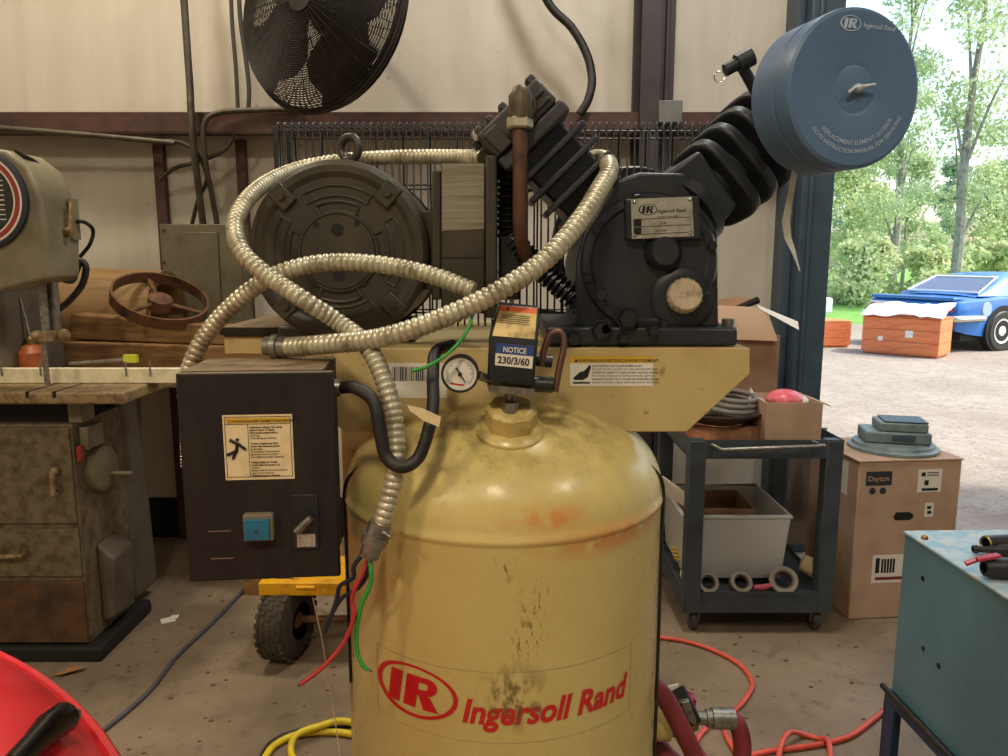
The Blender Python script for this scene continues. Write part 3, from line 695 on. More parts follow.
man = [((239, 436), (239.6, 438)), ((232, 437), (239, 441)), ((239, 440), (238, 449)), ((240, 441), (247, 447)), ((238, 448), (229, 452)), ((238, 448), (234, 456))]
for (a, b), (c_, d_) in man: lb.tube([SB(sx(a), -.0014, sz_(b)), SB(sx(c_), -.0014, sz_(d_))], .0024, 5)
lb.build('warning_label', sbo, recalc=False)
bt = MB(mat('dusty_grey_frame', (120, 108, 88), .7)); sf(bt, 242, 510, 271, 537, -.012, .014); bt.build('button_housing', sbo, bevel=.002)
bt = MB(M_cyan); sf(bt, 243.5, 514, 268, 535, -.017, .006); bt.m = M_ink; bt.text('R', smap(254, 528, -.0176), .009); bt.build('reset_button', sbo, bevel=.001)
sp = MB(M_cast2); sf(sp, 289, 493, 315, 549, -.003, .003); sp.build('switch_plate', sbo, bevel=.001)
sp = MB(M_plate); sf(sp, 293, 533, 311, 546, -.0042, .001); sp.m = M_ink
for i, s_ in enumerate(('O', 'F', 'F')): sp.text(s_, smap(295, 537.5+i*3.6, -.0046), .0046)
for i, s_ in enumerate(('A', 'U', 'T', 'O')): sp.text(s_, smap(307, 536.5+i*2.9, -.0046), .004)
sp.build('switch_legend', sbo, recalc=False)
kn = MB(M_gal); kn.tube([SB(sx(294), -.014, sz_(528)), SB(sx(309), -.014, sz_(514))], [.0065, .006], 10); kn.build('selector_knob', sbo)
sl2 = MB(M_gal); sf(sl2, 206, 527.5, 228, 528.6, -.0005, .0004); sl2.build('lid_slot', sbo); sl2 = MB(M_gal); sf(sl2, 207, 555.5, 229, 556.6, -.0005, .0004); sl2.build('lid_slot', sbo)
# bracket that carries the starter box from the platform
br = MB(M_sheet); q0 = SB(sw_*.9, sdp, sh*.6); br.bb((q0.x-.10, q0.y+.005, q0.z), (xl+.06, q0.y+.010, zp-.01)); br.bb((xl+.03, q0.y+.005, zp-.12), (xl+.05, YP, zp-.01)); br.build('starter_bracket', CP)
sfit = MB(M_gal); sfit.cyl(SB(sw_-.020, .05, sh-.035), SB(sw_+.006, .05, sh-.035), .014); sfit.build('cable_gland', sbo)

# ------------------------------------------------------------------ flexible conduits
def conduit(label, pts, r=.0148, fits=(), tilt=0):
    q = [P(*a) for a in pts]; root = thing('flexible_conduit', label, 'conduit', tuple(min(q, key=lambda p: p.z)), 'ribbed flexible metal conduits')
    rs = resample(spline(q, 24), .0027); rad = []
    for i in range(len(rs)):
        ph = (i % 4); rad.append(r*(.82, .965, 1., .965)[ph])
    MB(M_cond).tube(rs, rad, 14).build('conduit_sleeve', root, ang=60)
    for a, b, rr in fits:
        a = P(*a); b = P(*b); L = (b-a).length
        MB(M_gal).lathe(a, b-a, [(0, rr*.8), (.001, rr), (L*.35, rr), (L*.37, rr*1.18), (L*.62, rr*1.18), (L*.64, rr*.95), (L, rr*.9)], 20).build('conduit_connector', root)
    return root
conduit('ribbed metal conduit sweeping up from the starter box to behind the pump head', [(287, 347, 1.24), (330, 344, 1.20), (380, 338, 1.17), (432, 322, 1.16), (488, 297, 1.16), (540, 264, 1.18), (576, 226, 1.22), (598, 192, 1.27), (609, 172, 1.33), (606, 161, 1.42), (597, 158, 1.51), (590, 160, 1.54)],
        .0165, [((288, 347, 1.24), (266, 346, 1.25), .0175)])
cb = conduit('ribbed metal conduit looped round the motor, its cut end hanging with loose wires', [(380, 528, 1.10), (388, 502, 1.10), (396, 462, 1.11), (394, 420, 1.13), (384, 380, 1.15), (366, 345, 1.19), (338, 322, 1.22), (304, 300, 1.20), (268, 276, 1.22), (242, 252, 1.24), (235, 226, 1.29), (247, 200, 1.36), (270, 181, 1.46), (302, 168, 1.56), (345, 160, 1.61), (400, 157, 1.59), (450, 157, 1.52), (484, 158, 1.44)],
        .0150, [((381, 522, 1.10), (369, 556, 1.10), .0175)])
conduit('ribbed metal conduit rising behind the starter box and crossing the motor face', [(214, 440, 1.262), (194, 420, 1.30), (186, 392, 1.31), (192, 362, 1.30), (208, 332, 1.30), (236, 302, 1.29), (268, 279, 1.28), (304, 266, 1.28), (344, 262, 1.28), (390, 266, 1.28), (434, 276, 1.27), (474, 291, 1.25)], .0155)
M_wr = flat('red_wire', (176, 48, 44), .4); M_wg = flat('green_wire', (52, 150, 58), .4); M_wk = flat('dark_blue_wire', (30, 40, 52), .4)
def wire(pts, m, r=.0032): cable('wire', [P(*a) for a in pts], r, m, 8, cb)
wire([(370, 552, 1.10), (364, 570, 1.095), (355, 588, 1.09), (352, 602, 1.09), (354, 616, 1.085), (344, 642, 1.08), (324, 666, 1.07), (301, 684, 1.06)], M_wr, .0036)
wire([(369, 552, 1.10), (371, 570, 1.09), (370, 585, 1.09), (362, 604, 1.09), (357, 626, 1.09), (357, 650, 1.09), (362, 664, 1.085), (368, 670, 1.085)], M_wg, .0036)
wire([(365, 552, 1.11), (354, 566, 1.11), (353, 578, 1.11), (340, 586, 1.12), (336, 602, 1.12), (325, 632, 1.12)], M_wk, .0036)
wire([(368, 552, 1.11), (368, 572, 1.10), (358, 588, 1.11), (342, 598, 1.12), (332, 614, 1.12), (326, 628, 1.12)], M_wk, .0036)
tipc = MB(M_copper)
for k in range(5): tipc.tube([P(367, 668, 1.085), P(370+k*.8, 671+(k % 3), 1.085)], .0006, 4)
tipc.build('wire_strands', cb); tipc = MB(M_copper); tipc.tube([P(303, 682.5, 1.061), P(298, 686, 1.058)], .0016, 5); tipc.build('wire_strands', cb)
scw = MB(M_gal); scw.cyl(P(380, 530, 1.09), P(391, 537, 1.08), .0035); scw.build('clamp_screw', cb)
tag(cable('power_cable', [SB(sw_+.006, .05, sh-.035), P(356, 388, 1.13), P(374, 402, 1.11), P(380, 432, 1.10), P(386, 456, 1.095), P(401, 467, 1.09), P(418, 458, 1.10), P(428, 432, 1.11), P(433, 405, 1.13), P(433, 375, 1.16), P(436, 352, 1.21), P(452, 345, 1.28)], .0098, M_black, 14), 'thick black power cable drooping in a U beside the starter box', 'cable')
tag(cable('ground_wire', [P(412, 371, 1.12), P(428, 366, 1.12), P(446, 355, 1.13), P(461, 340, 1.14), P(470, 324, 1.15), P(473, 308, 1.17)], .0028, M_wg), 'thin green wire hanging in front of the pressure gauge', 'wire')
tgm = MB(M_cream); q = [P(407, 405, 1.085), P(424, 409, 1.08), P(441, 417, 1.078), P(439, 427, 1.078), P(424, 421, 1.08), P(410, 411, 1.085)]
tgm.prism(q, (0, .0008, 0)); tag(tgm.build('paper_tag', None), 'cream paper tag stuck across the black power cable', 'tag')
# thin cable over the tank shoulder, string from the filter
tag(cable('thin_cable', [on_tank(D(62), 1.165, -.045), on_tank(D(70), 1.13, -.012), on_tank(D(74), 1.09, .004), on_tank(D(75), 1.0, .004), on_tank(D(75.5), .8, .004), on_tank(D(76), .5, .004)], .0032, M_black), 'thin black cable running down the right shoulder of the tank', 'cable')
tag(cable('thin_cable', [on_tank(D(-60), 1.165, -.045), on_tank(D(-68), 1.13, -.012), on_tank(D(-74), 1.09, .004), on_tank(D(-77), 1.0, .004), on_tank(D(-78), .7, .004)], .0032, M_black), 'thin black cable running down the left shoulder of the tank', 'cable')
sr = MB(mat('pale_masking_tape', (206, 200, 186), .7)); qs = [(796, 166, 3), (792, 188, 3), (789, 205, 3.4), (786, 222, 4), (788, 238, 3.6), (793, 250, 2.4), (797, 262, 1.2), (800, 271, .6)]
a_ = [P(u-w_, v, 1.24+.006*math.sin(i*2.)) for i, (u, v, w_) in enumerate(qs)]; b_ = [P(u+w_, v, 1.25+.006*math.cos(i*2.)) for i, (u, v, w_) in enumerate(qs)]
sr.add(a_+b_+[p+V((0, .0015, 0)) for p in a_+b_], [(i, i+1, 8+i+1, 8+i) for i in range(7)]+[(16+i, 24+i, 24+i+1, 16+i+1) for i in range(7)]); tag(sr.build('masking_tape', None), 'torn strip of pale masking tape hanging below the intake filter', 'tape')

bc = thing('bead_chain', 'thin bead chain hanging down the left edge of the starter box', 'chain', tuple(P(181, 470, 1.26)))
for k in range(26):
    MB(M_chrome).sph(P(180.5+.004*k*k*.4, 386+3.2*k, 1.27), .0024, 8, 6).build('bead', bc)
tag(cable('string', [P(313, 598, 1.5), P(322, 640, 1.48), P(330, 690, 1.46), P(338, 740, 1.44), P(343, 790, 1.42)], .0012, M_cream, 5), 'pale string hanging down left of the tank in front of the tyre', 'string')
# ------------------------------------------------------------------ back wall: fan, panel, pipes
def wtube(name, pts, r, m, label, cat, n=10): return tag(cable(name, [P(*a) for a in pts], r, m, n), label, cat)
M_pipe = mat('grey_wall_pipe', (92, 88, 76), .5, .4, (66, 60, 50), 12)
M_wirec = mat('dark_grey_cable', (62, 58, 50), .6)
wtube('steel_pipe', [(180, -60, 3.70), (186, 30, 3.70), (190, 88, 3.70), (191, 110, 3.68), (194, 150, 3.69), (203, 224, 3.80)], .017, M_pipe, 'grey steel conduit pipe running down wall into the electrical panel', 'pipe')
MB(M_pipe)
wtube('flexible_pipe', [(300, 109, 3.72), (255, 110, 3.715), (218, 113, 3.70), (204, 126, 3.69), (206, 165, 3.72), (212, 195, 3.78), (217, 224, 3.82)], .013, M_pipe, 'grey flexible conduit bending down from the girt into the electrical panel', 'pipe')
wtube('wall_cable', [(160, 180, 3.80), (175, 168, 3.76), (200, 161, 3.75), (224, 150, 3.75), (236, 132, 3.76)], .010, M_wirec, 'dark cable looping between the two brown posts', 'cable')
wtube('wall_cable', [(168, 140, 3.74), (185, 144, 3.72), (198, 155, 3.73), (207, 178, 3.76), (198, 200, 3.80), (192, 224, 3.83)], .010, M_wirec, 'dark cable curving behind the pipes down to the panel', 'cable')
wtube('wall_cable', [(230, -40, 3.85), (232, 20, 3.85), (236, 70, 3.84), (238, 112, 3.84)], .010, M_wirec, 'left one of two dark cables hanging above the girt beside the fan', 'cable')
wtube('wall_cable', [(238, -40, 3.84), (240, 15, 3.84), (246, 60, 3.84), (249, 90, 3.84), (248, 112, 3.84)], .011, M_wirec, 'right one of two dark cables hanging above the girt beside the fan', 'cable')
wtube('black_hose', [(520, -60, 3.75), (548, 2, 3.75), (572, 28, 3.75), (587, 55, 3.74), (592, 80, 3.72), (588, 100, 3.70), (580, 114, 3.70)], .020, M_black, 'black hose arching down the white wall to the girt', 'hose')
wtube('metal_rod', [(-60, 124, 3.55), (0, 128, 3.60), (100, 136, 3.66), (175, 143, 3.70)], .013, M_pipe, 'long grey rod leaning just below the brown girt', 'rod')
# electrical panel
ep = P(199, 282, 3.78); EPm = mat('panel_grey_enamel', (112, 106, 84), .5, 0, (92, 86, 66), 8)
e0 = P(159, 224, 3.78); e1 = P(246, 350, 3.78)
pn = thing('electrical_panel', 'grey-green steel electrical panel mounted between the brown posts', 'electrical panel', ((e0.x+e1.x)/2, 3.8, e1.z))
MB(EPm).bb((e0.x, 3.78, e1.z), (e1.x, YF-.001, e0.z)).build('panel_case', pn, bevel=.004)
d0 = P(181, 232, 3.77); d1 = P(223, 334, 3.77); dr = MB(EPm); dr.bb((d0.x, 3.768, d1.z), (d1.x, 3.7795, d0.z)); dro = dr.build('panel_door', pn, bevel=.004)
MB(M_gal).cyl(P(187, 282, 3.765), P(187, 282, 3.75), .010).build('latch', dro)
for u, v in ((164, 230), (164, 340), (164, 262), (228, 300)): MB(M_rust).sph(P(u, v, 3.778), (.008, .004, .008), 8, 6).build('screw', pn)
# the big cage fan
FC = P(322, 8, 3.25); fn_ = V((-.49, -.86, .12)).normalized(); FRd = .412
M_fan = mat('black_fan_wire', (30, 26, 23), .5, .2, (52, 42, 34), 14)
fan = thing('wall_fan', 'large round black cage fan tilted down on the white wall', 'fan', tuple(FC))
cg = MB(M_fan); fx, fy, fz = basis(fn_)
def FP(r, a, h): return FC+fx*(r*math.cos(a))+fy*(r*math.sin(a))+fz*h
def dome(r): return .10*math.sqrt(max(0, 1-(r/FRd)**2.2))+.02
for k in range(44):
    r = .055+(FRd-.055)*k/43
    cg.torus(FC+fz*dome(r), fn_, r, .0026, 56, 4); cg.torus(FC-fz*dome(r), fn_, r, .0020, 56, 4) 
for k in range(40):
    a = 2*PI*k/40
    cg.tube([FP(.05+(FRd-.05)*j/7, a, dome(.05+(FRd-.05)*j/7)) for j in range(8)], .0018, 4)
    if k % 2 == 0: cg.tube([FP(.05+(FRd-.05)*j/7, a, -dome(.05+(FRd-.05)*j/7)) for j in range(8)], .0018, 4)
cage = stuff(cg.build('fan_cage', fan, ang=80, recalc=False))
rm = MB(M_fan); rm.torus(FC, fn_, FRd, .013, 72, 8); rm.torus(FC+fz*.022, fn_, FRd-.004, .006, 72, 6); rm.lathe(FC+fz*.118, fn_, [(0, .062), (.006, .06), (.007, .01)], 28); rm.build('fan_rim', fan)
hb_ = MB(M_fan); hb_.lathe(FC-fz*.16, fn_, [(0, .05), (.02, .085), (.14, .085), (.17, .05), (.22, .045)], 28); hb_.build('fan_motor', fan)
for k in range(4):
    bl_ = MB(M_fan); a0 = 2*PI*k/4+.5; rows = []
    for j in range(7):
        r = .05+.35*j/6; wdt = .55+.55*math.sin(PI*min(1, j/5)); half = wdt*.85
        rows.append([FP(r, a0+half*s_, .035*s_*(1-.4*j/6)+.01) for s_ in (-1, -.4, .4, 1)])
    vs = [p for rw in rows for p in rw]; vs += [p-fz*.003 for p in vs]; n0 = 28
    fs = [(j*4+i, j*4+i+1, j*4+i+5, j*4+i+4) for j in range(6) for i in range(3)]; fs += [tuple(x+n0 for x in f[::-1]) for f in fs]
    bl_.add(vs, fs); bl_.build('fan_blade', fan, recalc=False)
bk = MB(M_fan); bk.tube([FC-fz*.15, FC-fz*.22+V((0, .15, .05)), V((FC.x-.1, YF-.02, FC.z+.25))], .022, 10); bk.bb((FC.x-.18, YF-.02, FC.z+.10), (FC.x-.02, YF, FC.z+.40)); bk.build('wall_bracket', fan)

# ------------------------------------------------------------------ band saw
M_saw = mat('grey_green_saw_enamel', (128, 120, 96), .48, 0, (104, 96, 74), 6, bump=.04)
M_sawd = mat('worn_saw_enamel', (112, 100, 76), .6, 0, (78, 62, 44), 22, lo=.42, hi=.66, bump=.08)
M_iron = mat('rusty_cast_table', (158, 136, 100), .55, .2, (112, 90, 62), 30, lo=.4, hi=.65, bump=.12)
BY = 2.66; bx = P(78, 520, BY).x
bs = thing('band_saw', 'old grey vertical band saw with round dial and rusty table above drawers', 'band saw', (bx-.5, BY+.25, 0))
hp = [(47, 279), (46, 232), (40, 196), (27, 166), (6, 150), (-30, 144), (-260, 144), (-260, 312), (0, 291)]
hs = MB(M_saw); hs.prism(poly(hp, 2.52), (0, .20, 0)); hdso = hs.build('saw_head', bs, bevel=.012, seg=3)
dc = P(-23, 199, 2.51); k_ = px(2.51)
dl = MB(flat('dial_rim_blue', (34, 40, 52), .4)); dl.lathe(dc+V((0, .01, 0)), (0, -1, 0), [(0, 49*k_), (.012, 49*k_), (.014, 46*k_)], 56)
for r, m, y in ((44.5, M_white, .005), (42.5, flat('dial_red', (150, 50, 40), .5), .0056), (38, M_white, .0062), (36.5, flat('dial_dark', (36, 38, 34), .5), .0068)):
    dl.m = m; dl.lathe(dc+V((0, -y, 0)), (0, -1, 0), [(0, r*k_), (.0004, r*k_)], 56)
dl.m = M_white
for j in range(12):
    for i in range(3): 
        z = (26-j*4.6)*k_; x = (4+i*9)*k_
        if x*x+z*z < (30*k_)**2: dl.add([dc+V((x, -.0078, z)), dc+V((x+6*k_, -.0078, z)), dc+V((x+6*k_, -.0078, z+1.0*k_)), dc+V((x, -.0078, z+1.0*k_))], [(0, 1, 2, 3)])
dl.build('speed_dial', hdso, recalc=False)
vt = MB(M_dark); vt.prism([P(14, 152.5, 2.56), P(24, 158, 2.56), P(46, 170, 2.68), P(38, 163, 2.70)], (.004, -.0, .010)); vt.build('vent_slot', hdso)
lv = MB(M_brass); a = P(53, 232, 2.62); sx_ = P(47, 240, 2.52).x
lv.cyl(V((sx_, 2.63, a.z)), V((sx_+.02, 2.63, a.z)), .016); lv.tube([V((sx_+.015, 2.63, a.z)), V((sx_+.018, 2.645, a.z+.10))], .008); lv.build('side_lever', hdso)
MB(M_saw).bb((sx_, 2.66, P(76, 240, 2.75).z), (sx_+.008, 2.71, P(76, 200, 2.75).z)).build('switch_plate', hdso)
gp = MB(M_gal); gp.bb(P(48, 340, 2.66), P(57, 275, 2.69)); gp.bb(P(42, 338, 2.64), P(46, 275, 2.65)); gp.build('guide_post', bs, bevel=.002)
gd = MB(M_iron); gd.bb(P(38, 342, 2.62), P(60, 330, 2.68)); gd.sph(P(37, 336, 2.63), .02); gd.sph(P(64, 335, 2.66), .022); gd.build('blade_guide', bs, bevel=.004)
MB(M_gal).bb(P(44.5, 385, 2.655), P(46, 335, 2.657)).build('saw_blade', bs)
# table
tz = P(60, 392, 2.60).z; txr = P(124, 392, 2.60).x
tb_ = MB(M_iron); tb_.bb((bx-1.0, 2.60, tz-.045), (txr, 3.04, tz)); table = tb_.build('saw_table', bs, bevel=.008)
for u in (27, 54):
    a = P(u, 392, 2.6).x; MB(M_dark).bb((a-.006, 2.598, tz-.02), (a+.006, 2.85, tz+.0008)).build('table_slot', table)
# base cabinet
zt_ = P(70, 425, BY).z
cb_ = MB(M_sawd); cb_.bb((bx-1.0, BY+.012, .06), (bx, BY+.36, zt_)); base = cb_.build('base_cabinet', bs, bevel=.006)
MB(M_dark).bb((bx-1.0, BY+.05, zt_), (bx-.03, BY+.3, tz-.046)).build('table_gap_fill', bs)  # dark block fills the shadowed gap between table and cabinet
c2_ = MB(M_saw); c2_.bb((bx-.02, BY+.03, zt_), (bx+.03, BY+.12, tz-.046)); c2_.build('table_bracket', bs, bevel=.004)
pl_ = MB(M_dark); pl_.bb((bx-1.02, BY-.02, 0), (bx+.05, BY+.40, .058)); pl_.build('plinth', bs, bevel=.01)
zd = lambda v: P(60, v, BY).z
def front(name, v0, v1, x1, m=M_sawd): return MB(m).bb((bx-.70, BY, zd(v1)), (x1, BY+.0115, zd(v0))).build(name, base, bevel=.004)
front('cabinet_door', 428, 524, bx-.006); front('drawer', 529, 577, bx-.006); front('lower_panel', 582, 643, bx-.004, mat('rust_stained_panel', (96, 66, 40), .7, 0, (54, 38, 26), 8, lo=.4, hi=.65, bump=.1))
h_ = MB(M_iron); q0 = P(57, 470, BY); q1 = P(58, 492, BY); h_.tube([q0, q0+V((0, -.03, 0)), q1+V((0, -.03, 0)), q1], .009, 8); h_.sph(q0+V((0, -.015, .0)), .016); h_.build('door_handle', base)
h_ = MB(M_iron); h_.tube([P(-30, 556, BY), P(-30, 558, BY-.03), P(22, 556, BY-.03), P(26, 549, BY)], .009, 8); h_.build('drawer_handle', base)
# side of the base: motor disc, sloped column, duct
M_shade = mat('brown_grey_casting', (96, 88, 76), .6, 0, (74, 64, 52), 6)
sd_ = MB(M_shade); sd_.prism([V((bx+.001, BY+.10, .10)), V((bx+.05, BY+.10, .12)), V((bx+.065, BY+.10, .36)), V((bx+.001, BY+.10, .42))], (0, .16, 0)); sd_.build('chip_bin', bs, bevel=.01)
md = MB(M_saw); q = V((bx, BY+.16, P(97, 468, BY+.16).z)); md.lathe(q, (1, 0, 0), [(0, .09), (.03, .088), (.045, .07), (.05, .02)], 32); md.cyl(q+V((.05, 0, -.02)), q+V((.13, 0, -.02)), .008); md.build('handwheel', bs)
mc_ = MB(M_saw); mc_.bb((bx+.001, BY+.05, q.z+.10), (bx+.035, BY+.16, zt_-.02)); mc_.m = flat('red_tag', (150, 52, 38), .6); mc_.bb((bx+.002, BY+.02, q.z+.06), (bx+.02, BY+.045, q.z+.12)); mc_.build('control_plate', bs, bevel=.004)
col_ = MB(M_shade)
yc0 = BY+.362
pr_ = [(bx-.30, tz-.05), (bx+.04, tz-.05), (bx-.01, tz-.14), (bx-.02, tz-.3), (bx-.01, .45), (bx, .06), (bx-.30, .06)]
col_.prism([V((x, yc0, z)) for x, z in pr_], (0, .22, 0)); col_.bb((bx-.60, 2.83, tz-.05), (bx-.30, 3.2, tz+.75)); col_.build('column', bs, bevel=.02)
cbl = MB(M_black); cbl.tube(spline([V((sx_, 2.69, P(76, 222, 2.69).z)), P(84, 222, 2.70), P(93, 230, 2.80), P(90, 244, 2.80), P(80, 257, 2.80)], 8), .007, 8); cbl.tube(spline([P(64, 262, 2.75), P(60, 276, 2.74), P(72, 280, 2.78), P(80, 262, 2.80), P(86, 268, 2.80), P(82, 285, 2.80), P(70, 300, 2.80), P(58, 310, 2.80)], 8), .012, 8); cbl.build('saw_cable', bs, ang=80)
# ------------------------------------------------------------------ timber bench and what lies on it
t = NT('old_timber'); g1 = t.noise(4, 6, stretch=(1, 8, 9)); g2 = t.noise(30, 4, stretch=(.5, 4, 4))
t.base(t.mix(t.ramp(g2, .5, .7, 0, .6), t.mix(t.ramp(g1, .35, .7), (150, 112, 66), (104, 74, 42)), (70, 48, 28))); t.pr(.75); t.bump(g1, .4, .006); M_wood = t.m
def timber(pl, Y, d, label):
    tag(MB(M_wood).prism(poly(pl, Y), (0, d, 0)).build('timber_beam', None, bevel=.006), label, 'timber', 'timbers behind the saw')
timber([(70, 314), (300, 332), (300, 348), (70, 339.5)], 3.24, .12, 'upper rough timber beam behind the band saw table')
timber([(-70, 338), (300, 349), (300, 374), (-70, 366)], 3.20, .16, 'lower longer timber beam behind the band saw table')
bz = min(P(-70, 366, 3.20).z, P(300, 374, 3.20).z)-.004
bn_ = thing('work_bench', 'dark wooden bench under the timber beams against the back wall', 'bench', (-2.2, 3.45, 0))
MB(M_wood).bb((-3.2, 3.16, bz-.05), (-1.05, 3.84, bz)).build('bench_top', bn_, bevel=.004)
for x in (-3.1, -1.13):
    for y in (3.25, 3.74): MB(M_wood).bb((x-.04, y-.04, 0), (x+.04, y+.04, bz-.051)).build('leg', bn_)
M_tubec = mat('brown_fibre_tube', (152, 120, 76), .65, 0, (122, 92, 56), 4, stretch=(1, 6, 6))
tl0 = P(20, 290, 3.5); tr0 = P(176, 318, 3.5); cz = bz+.002
ftb = MB(M_tubec); ftb.lathe(V((-2.9, 3.60, cz+.258)), (1, 0, -.03), [(0, .17), (0, .215), (1.30, .215), (1.30, .17), (.02, .17)], 40, closed=False)
tag(ftb.build('fibre_tube', None), 'wide brown fibre tube lying on the bench behind the timber', 'tube')
whl = thing('handwheel', 'rusty flat-rimmed steel wheel lying tilted on the timber beams', 'wheel', tuple(P(158, 318, 3.36)))
wc = P(160, 302, 3.33); wn2 = V((.36, -.34, .87)).normalized()
wr = MB(M_rust); wr.lathe(wc-wn2*.015, wn2, [(0, .190), (0, .20), (.05, .20), (.05, .190), (0, .190)], 48, closed=False); wr.build('rim', whl)
x_, y_, z_ = basis(wn2)
for k in range(3):
    a = 2*PI*k/3+.4; d_ = x_*math.cos(a)+y_*math.sin(a); MB(M_rust).tube([wc+d_*.02, wc+d_*.192], .010, 8).build('spoke', whl)
MB(M_rust).lathe(wc-wn2*.03, wn2, [(0, .05), (.05, .05), (.06, .035)], 24).build('hub', whl)
# on the saw table
st_ = MB(mat('cream_plastic_trim', (238, 230, 196), .45)); s0 = P(-120, 372, 2.80); s1 = P(196, 372, 2.80)
st_.bb((s0.x, 2.78, tz+.001), (s1.x, 2.80, tz+.058)); st_.bb((s0.x, 2.80, tz+.001), (s1.x, 2.86, tz+.020)); st_.bb((s0.x, 2.80, tz+.040), (s1.x, 2.83, tz+.052))
tag(st_.build('trim_strip', None, bevel=.003), 'long cream plastic trim strip lying across the saw table', 'strip')
oc_ = thing('oil_can', 'small orange oil can with thin spout on the saw table', 'oil can', tuple(P(33, 372, 2.92)))
oz = tz+.001; ox = P(33, 365, 2.92).x; M_oc = mat('orange_can', (176, 92, 48), .45, 0, (128, 66, 38), 20)
MB(M_oc).lathe((ox, 2.92, oz), (0, 0, 1), [(0, .05), (.004, .053), (.10, .053), (.125, .03), (.13, .02)], 28).build('can_body', oc_)
MB(M_brass).lathe((ox, 2.92, oz+.131), (0, 0, 1), [(0, .02), (.02, .02), (.03, .008)], 16).build('collar', oc_)
MB(M_gal).tube([(ox, 2.92, oz+.15), (ox-.01, 2.92, oz+.22), (ox-.025, 2.92, oz+.31)], [.006, .005, .003], 8).build('spout', oc_)
mk = MB(M_gal); a = P(70, 368, 2.90); b = P(126, 362.5, 2.90); a.z = tz+.058; b.z = tz+.074; mk.tube([a, b], .007, 8); mk.m = flat('lime_tag', (198, 206, 60), .5); mk.box(b+V((.02, 0, .004)), (.05, .02, .03)); tag(mk.build('marker_rod', None), 'thin grey rod with lime-yellow end lying on the saw table', 'rod')
for u, lb_ in ((4, 'leftmost'), (43, 'second from left'), (128, 'third from left'), (152, 'rightmost')):
    a = P(u, 372, 2.79); tag(MB(M_gal).cyl((a.x, 2.775, tz+.030), (a.x, 2.775, tz+.085), .0035, n=6).build('steel_pin', None), lb_+' of the thin steel pins standing against the cream strip', 'pin', 'pins along the cream strip')
# ------------------------------------------------------------------ yellow hand truck
M_yel = mat('yellow_enamel', (226, 168, 24), .45, 0, (190, 136, 24), 20)
ht = thing('hand_truck', 'yellow steel hand truck with a knobbly tyre behind the starter box', 'hand truck', tuple(PZ(300, 655, 0)))
t0 = P(258, 583, 2.62); t1 = P(346, 596, 2.62)
MB(M_yel).bb((t0.x, 2.62, t1.z), (t1.x+.16, 2.66, t0.z)).bb((t0.x, 2.66, t1.z), (t1.x+.16, 2.98, t1.z+.008)).build('tray', ht, bevel=.004)
MB(M_yel).tube([P(296, 587.5, 2.613), P(315, 587.5, 2.613)], .006, 8).build('tray_handle', ht)
for x in (t0.x+.20, t1.x+.12): MB(M_yel).tube([(x, 3.0, .12), (x, 3.02, .25), (x, 3.06, 1.0)], .018, 10).build('upright', ht)
ty = mat('dusty_tyre', (66, 58, 48), .85, 0, (44, 40, 34), 24, bump=.2)
def wheel(cx, cy, ang):
    axw = V((math.cos(ang), math.sin(ang), 0)); o = V((cx, cy, .148))
    tyr = MB(ty); tyr.lathe(o-axw*.06, axw, [(0, .07), (.0, .12), (.012, .142), (.03, .147), (.09, .147), (.108, .142), (.12, .12), (.12, .07)], 48, closed=False)
    ex, ey, ez_ = basis(axw)
    for k in range(26):
        for j in range(5):
            a = 2*PI*(k+.5*(j % 2))/26; d_ = ex*math.cos(a)+ey*math.sin(a); s_ = ez_.cross(d_)
            R = Matrix((s_, d_, axw)).transposed(); tyr.box(o+d_*.1465+axw*(-.044+.022*j), (.020, .008, .015), R)
    tyo = tyr.build('tyre', ht)
    MB(M_rust).lathe(o-axw*.05, axw, [(0, .07), (.03, .065), (.05, .03), (.10, .03), (.11, .015)], 28).build('wheel_hub', tyo)
q = PZ(287, 658, 0); wheel(q.x, q.y+.02, D(-12)); wheel(q.x+.42, q.y+.02, D(-12))
MB(M_rust).cyl((q.x, q.y+.02, .148), (q.x+.42, q.y+.02, .148), .014).build('axle', ht)
# ------------------------------------------------------------------ red shell, bottom left
t = NT('red_moulded_plastic'); n1 = t.noise(5, 5); n2 = t.noise(90, 5)
c = t.mix(t.ramp(n1, .4, .7, 0, .6), (214, 38, 48), (222, 74, 84)); c = t.mix(t.ramp(n2, .64, .72, 0, .6), c, (150, 40, 44)); t.base(c); t.pr(t.ramp(n1, .3, .7, .25, .45)); M_redp = t.m
rz = .80; nv = V((.626, .78, 0)); lv_ = V((-.78, .626, 0)); rc = V((-.7275, 1.137, 0))-nv*.275
ra, rb_ = .65, .29
red = thing('red_shell', 'big glossy red curved plastic hood in the bottom left corner', 'plastic hood', (rc.x, rc.y, 0))
rs_ = MB(M_redp); N = 72; rings = [(1.0, -.02), (1.0, 0), (.985, .006), (.955, .006), (.945, .002), (.90, .020), (.80, .045), (.6, .075), (.35, .095), (.12, .10)]
vs = []; fs = []
lower = [(.72, -.8), (.80, -.5), (.90, -.06), (.985, -.024)]
prof2 = lower+[(s_, h) for s_, h in rings]
for s_, h in prof2:
    for i in range(N):
        a = 2*PI*i/N; vs.append(rc+lv_*(ra*s_*math.cos(a))+nv*((rb_-.0+(-(1-s_)*.0))*s_*math.sin(a))+V((0, 0, rz+h-.006)))
for j in range(len(prof2)-1):
    for i in range(N): fs.append((j*N+i, j*N+(i+1) % N, (j+1)*N+(i+1) % N, (j+1)*N+i))
fs.append(tuple(range((len(prof2)-1)*N, len(prof2)*N)))
rs_.add(vs, fs); rs_.build('moulded_shell', red, ang=50)
hp0 = PZ(64, 726, rz+.055); hp1 = PZ(12, 768, rz+.080)
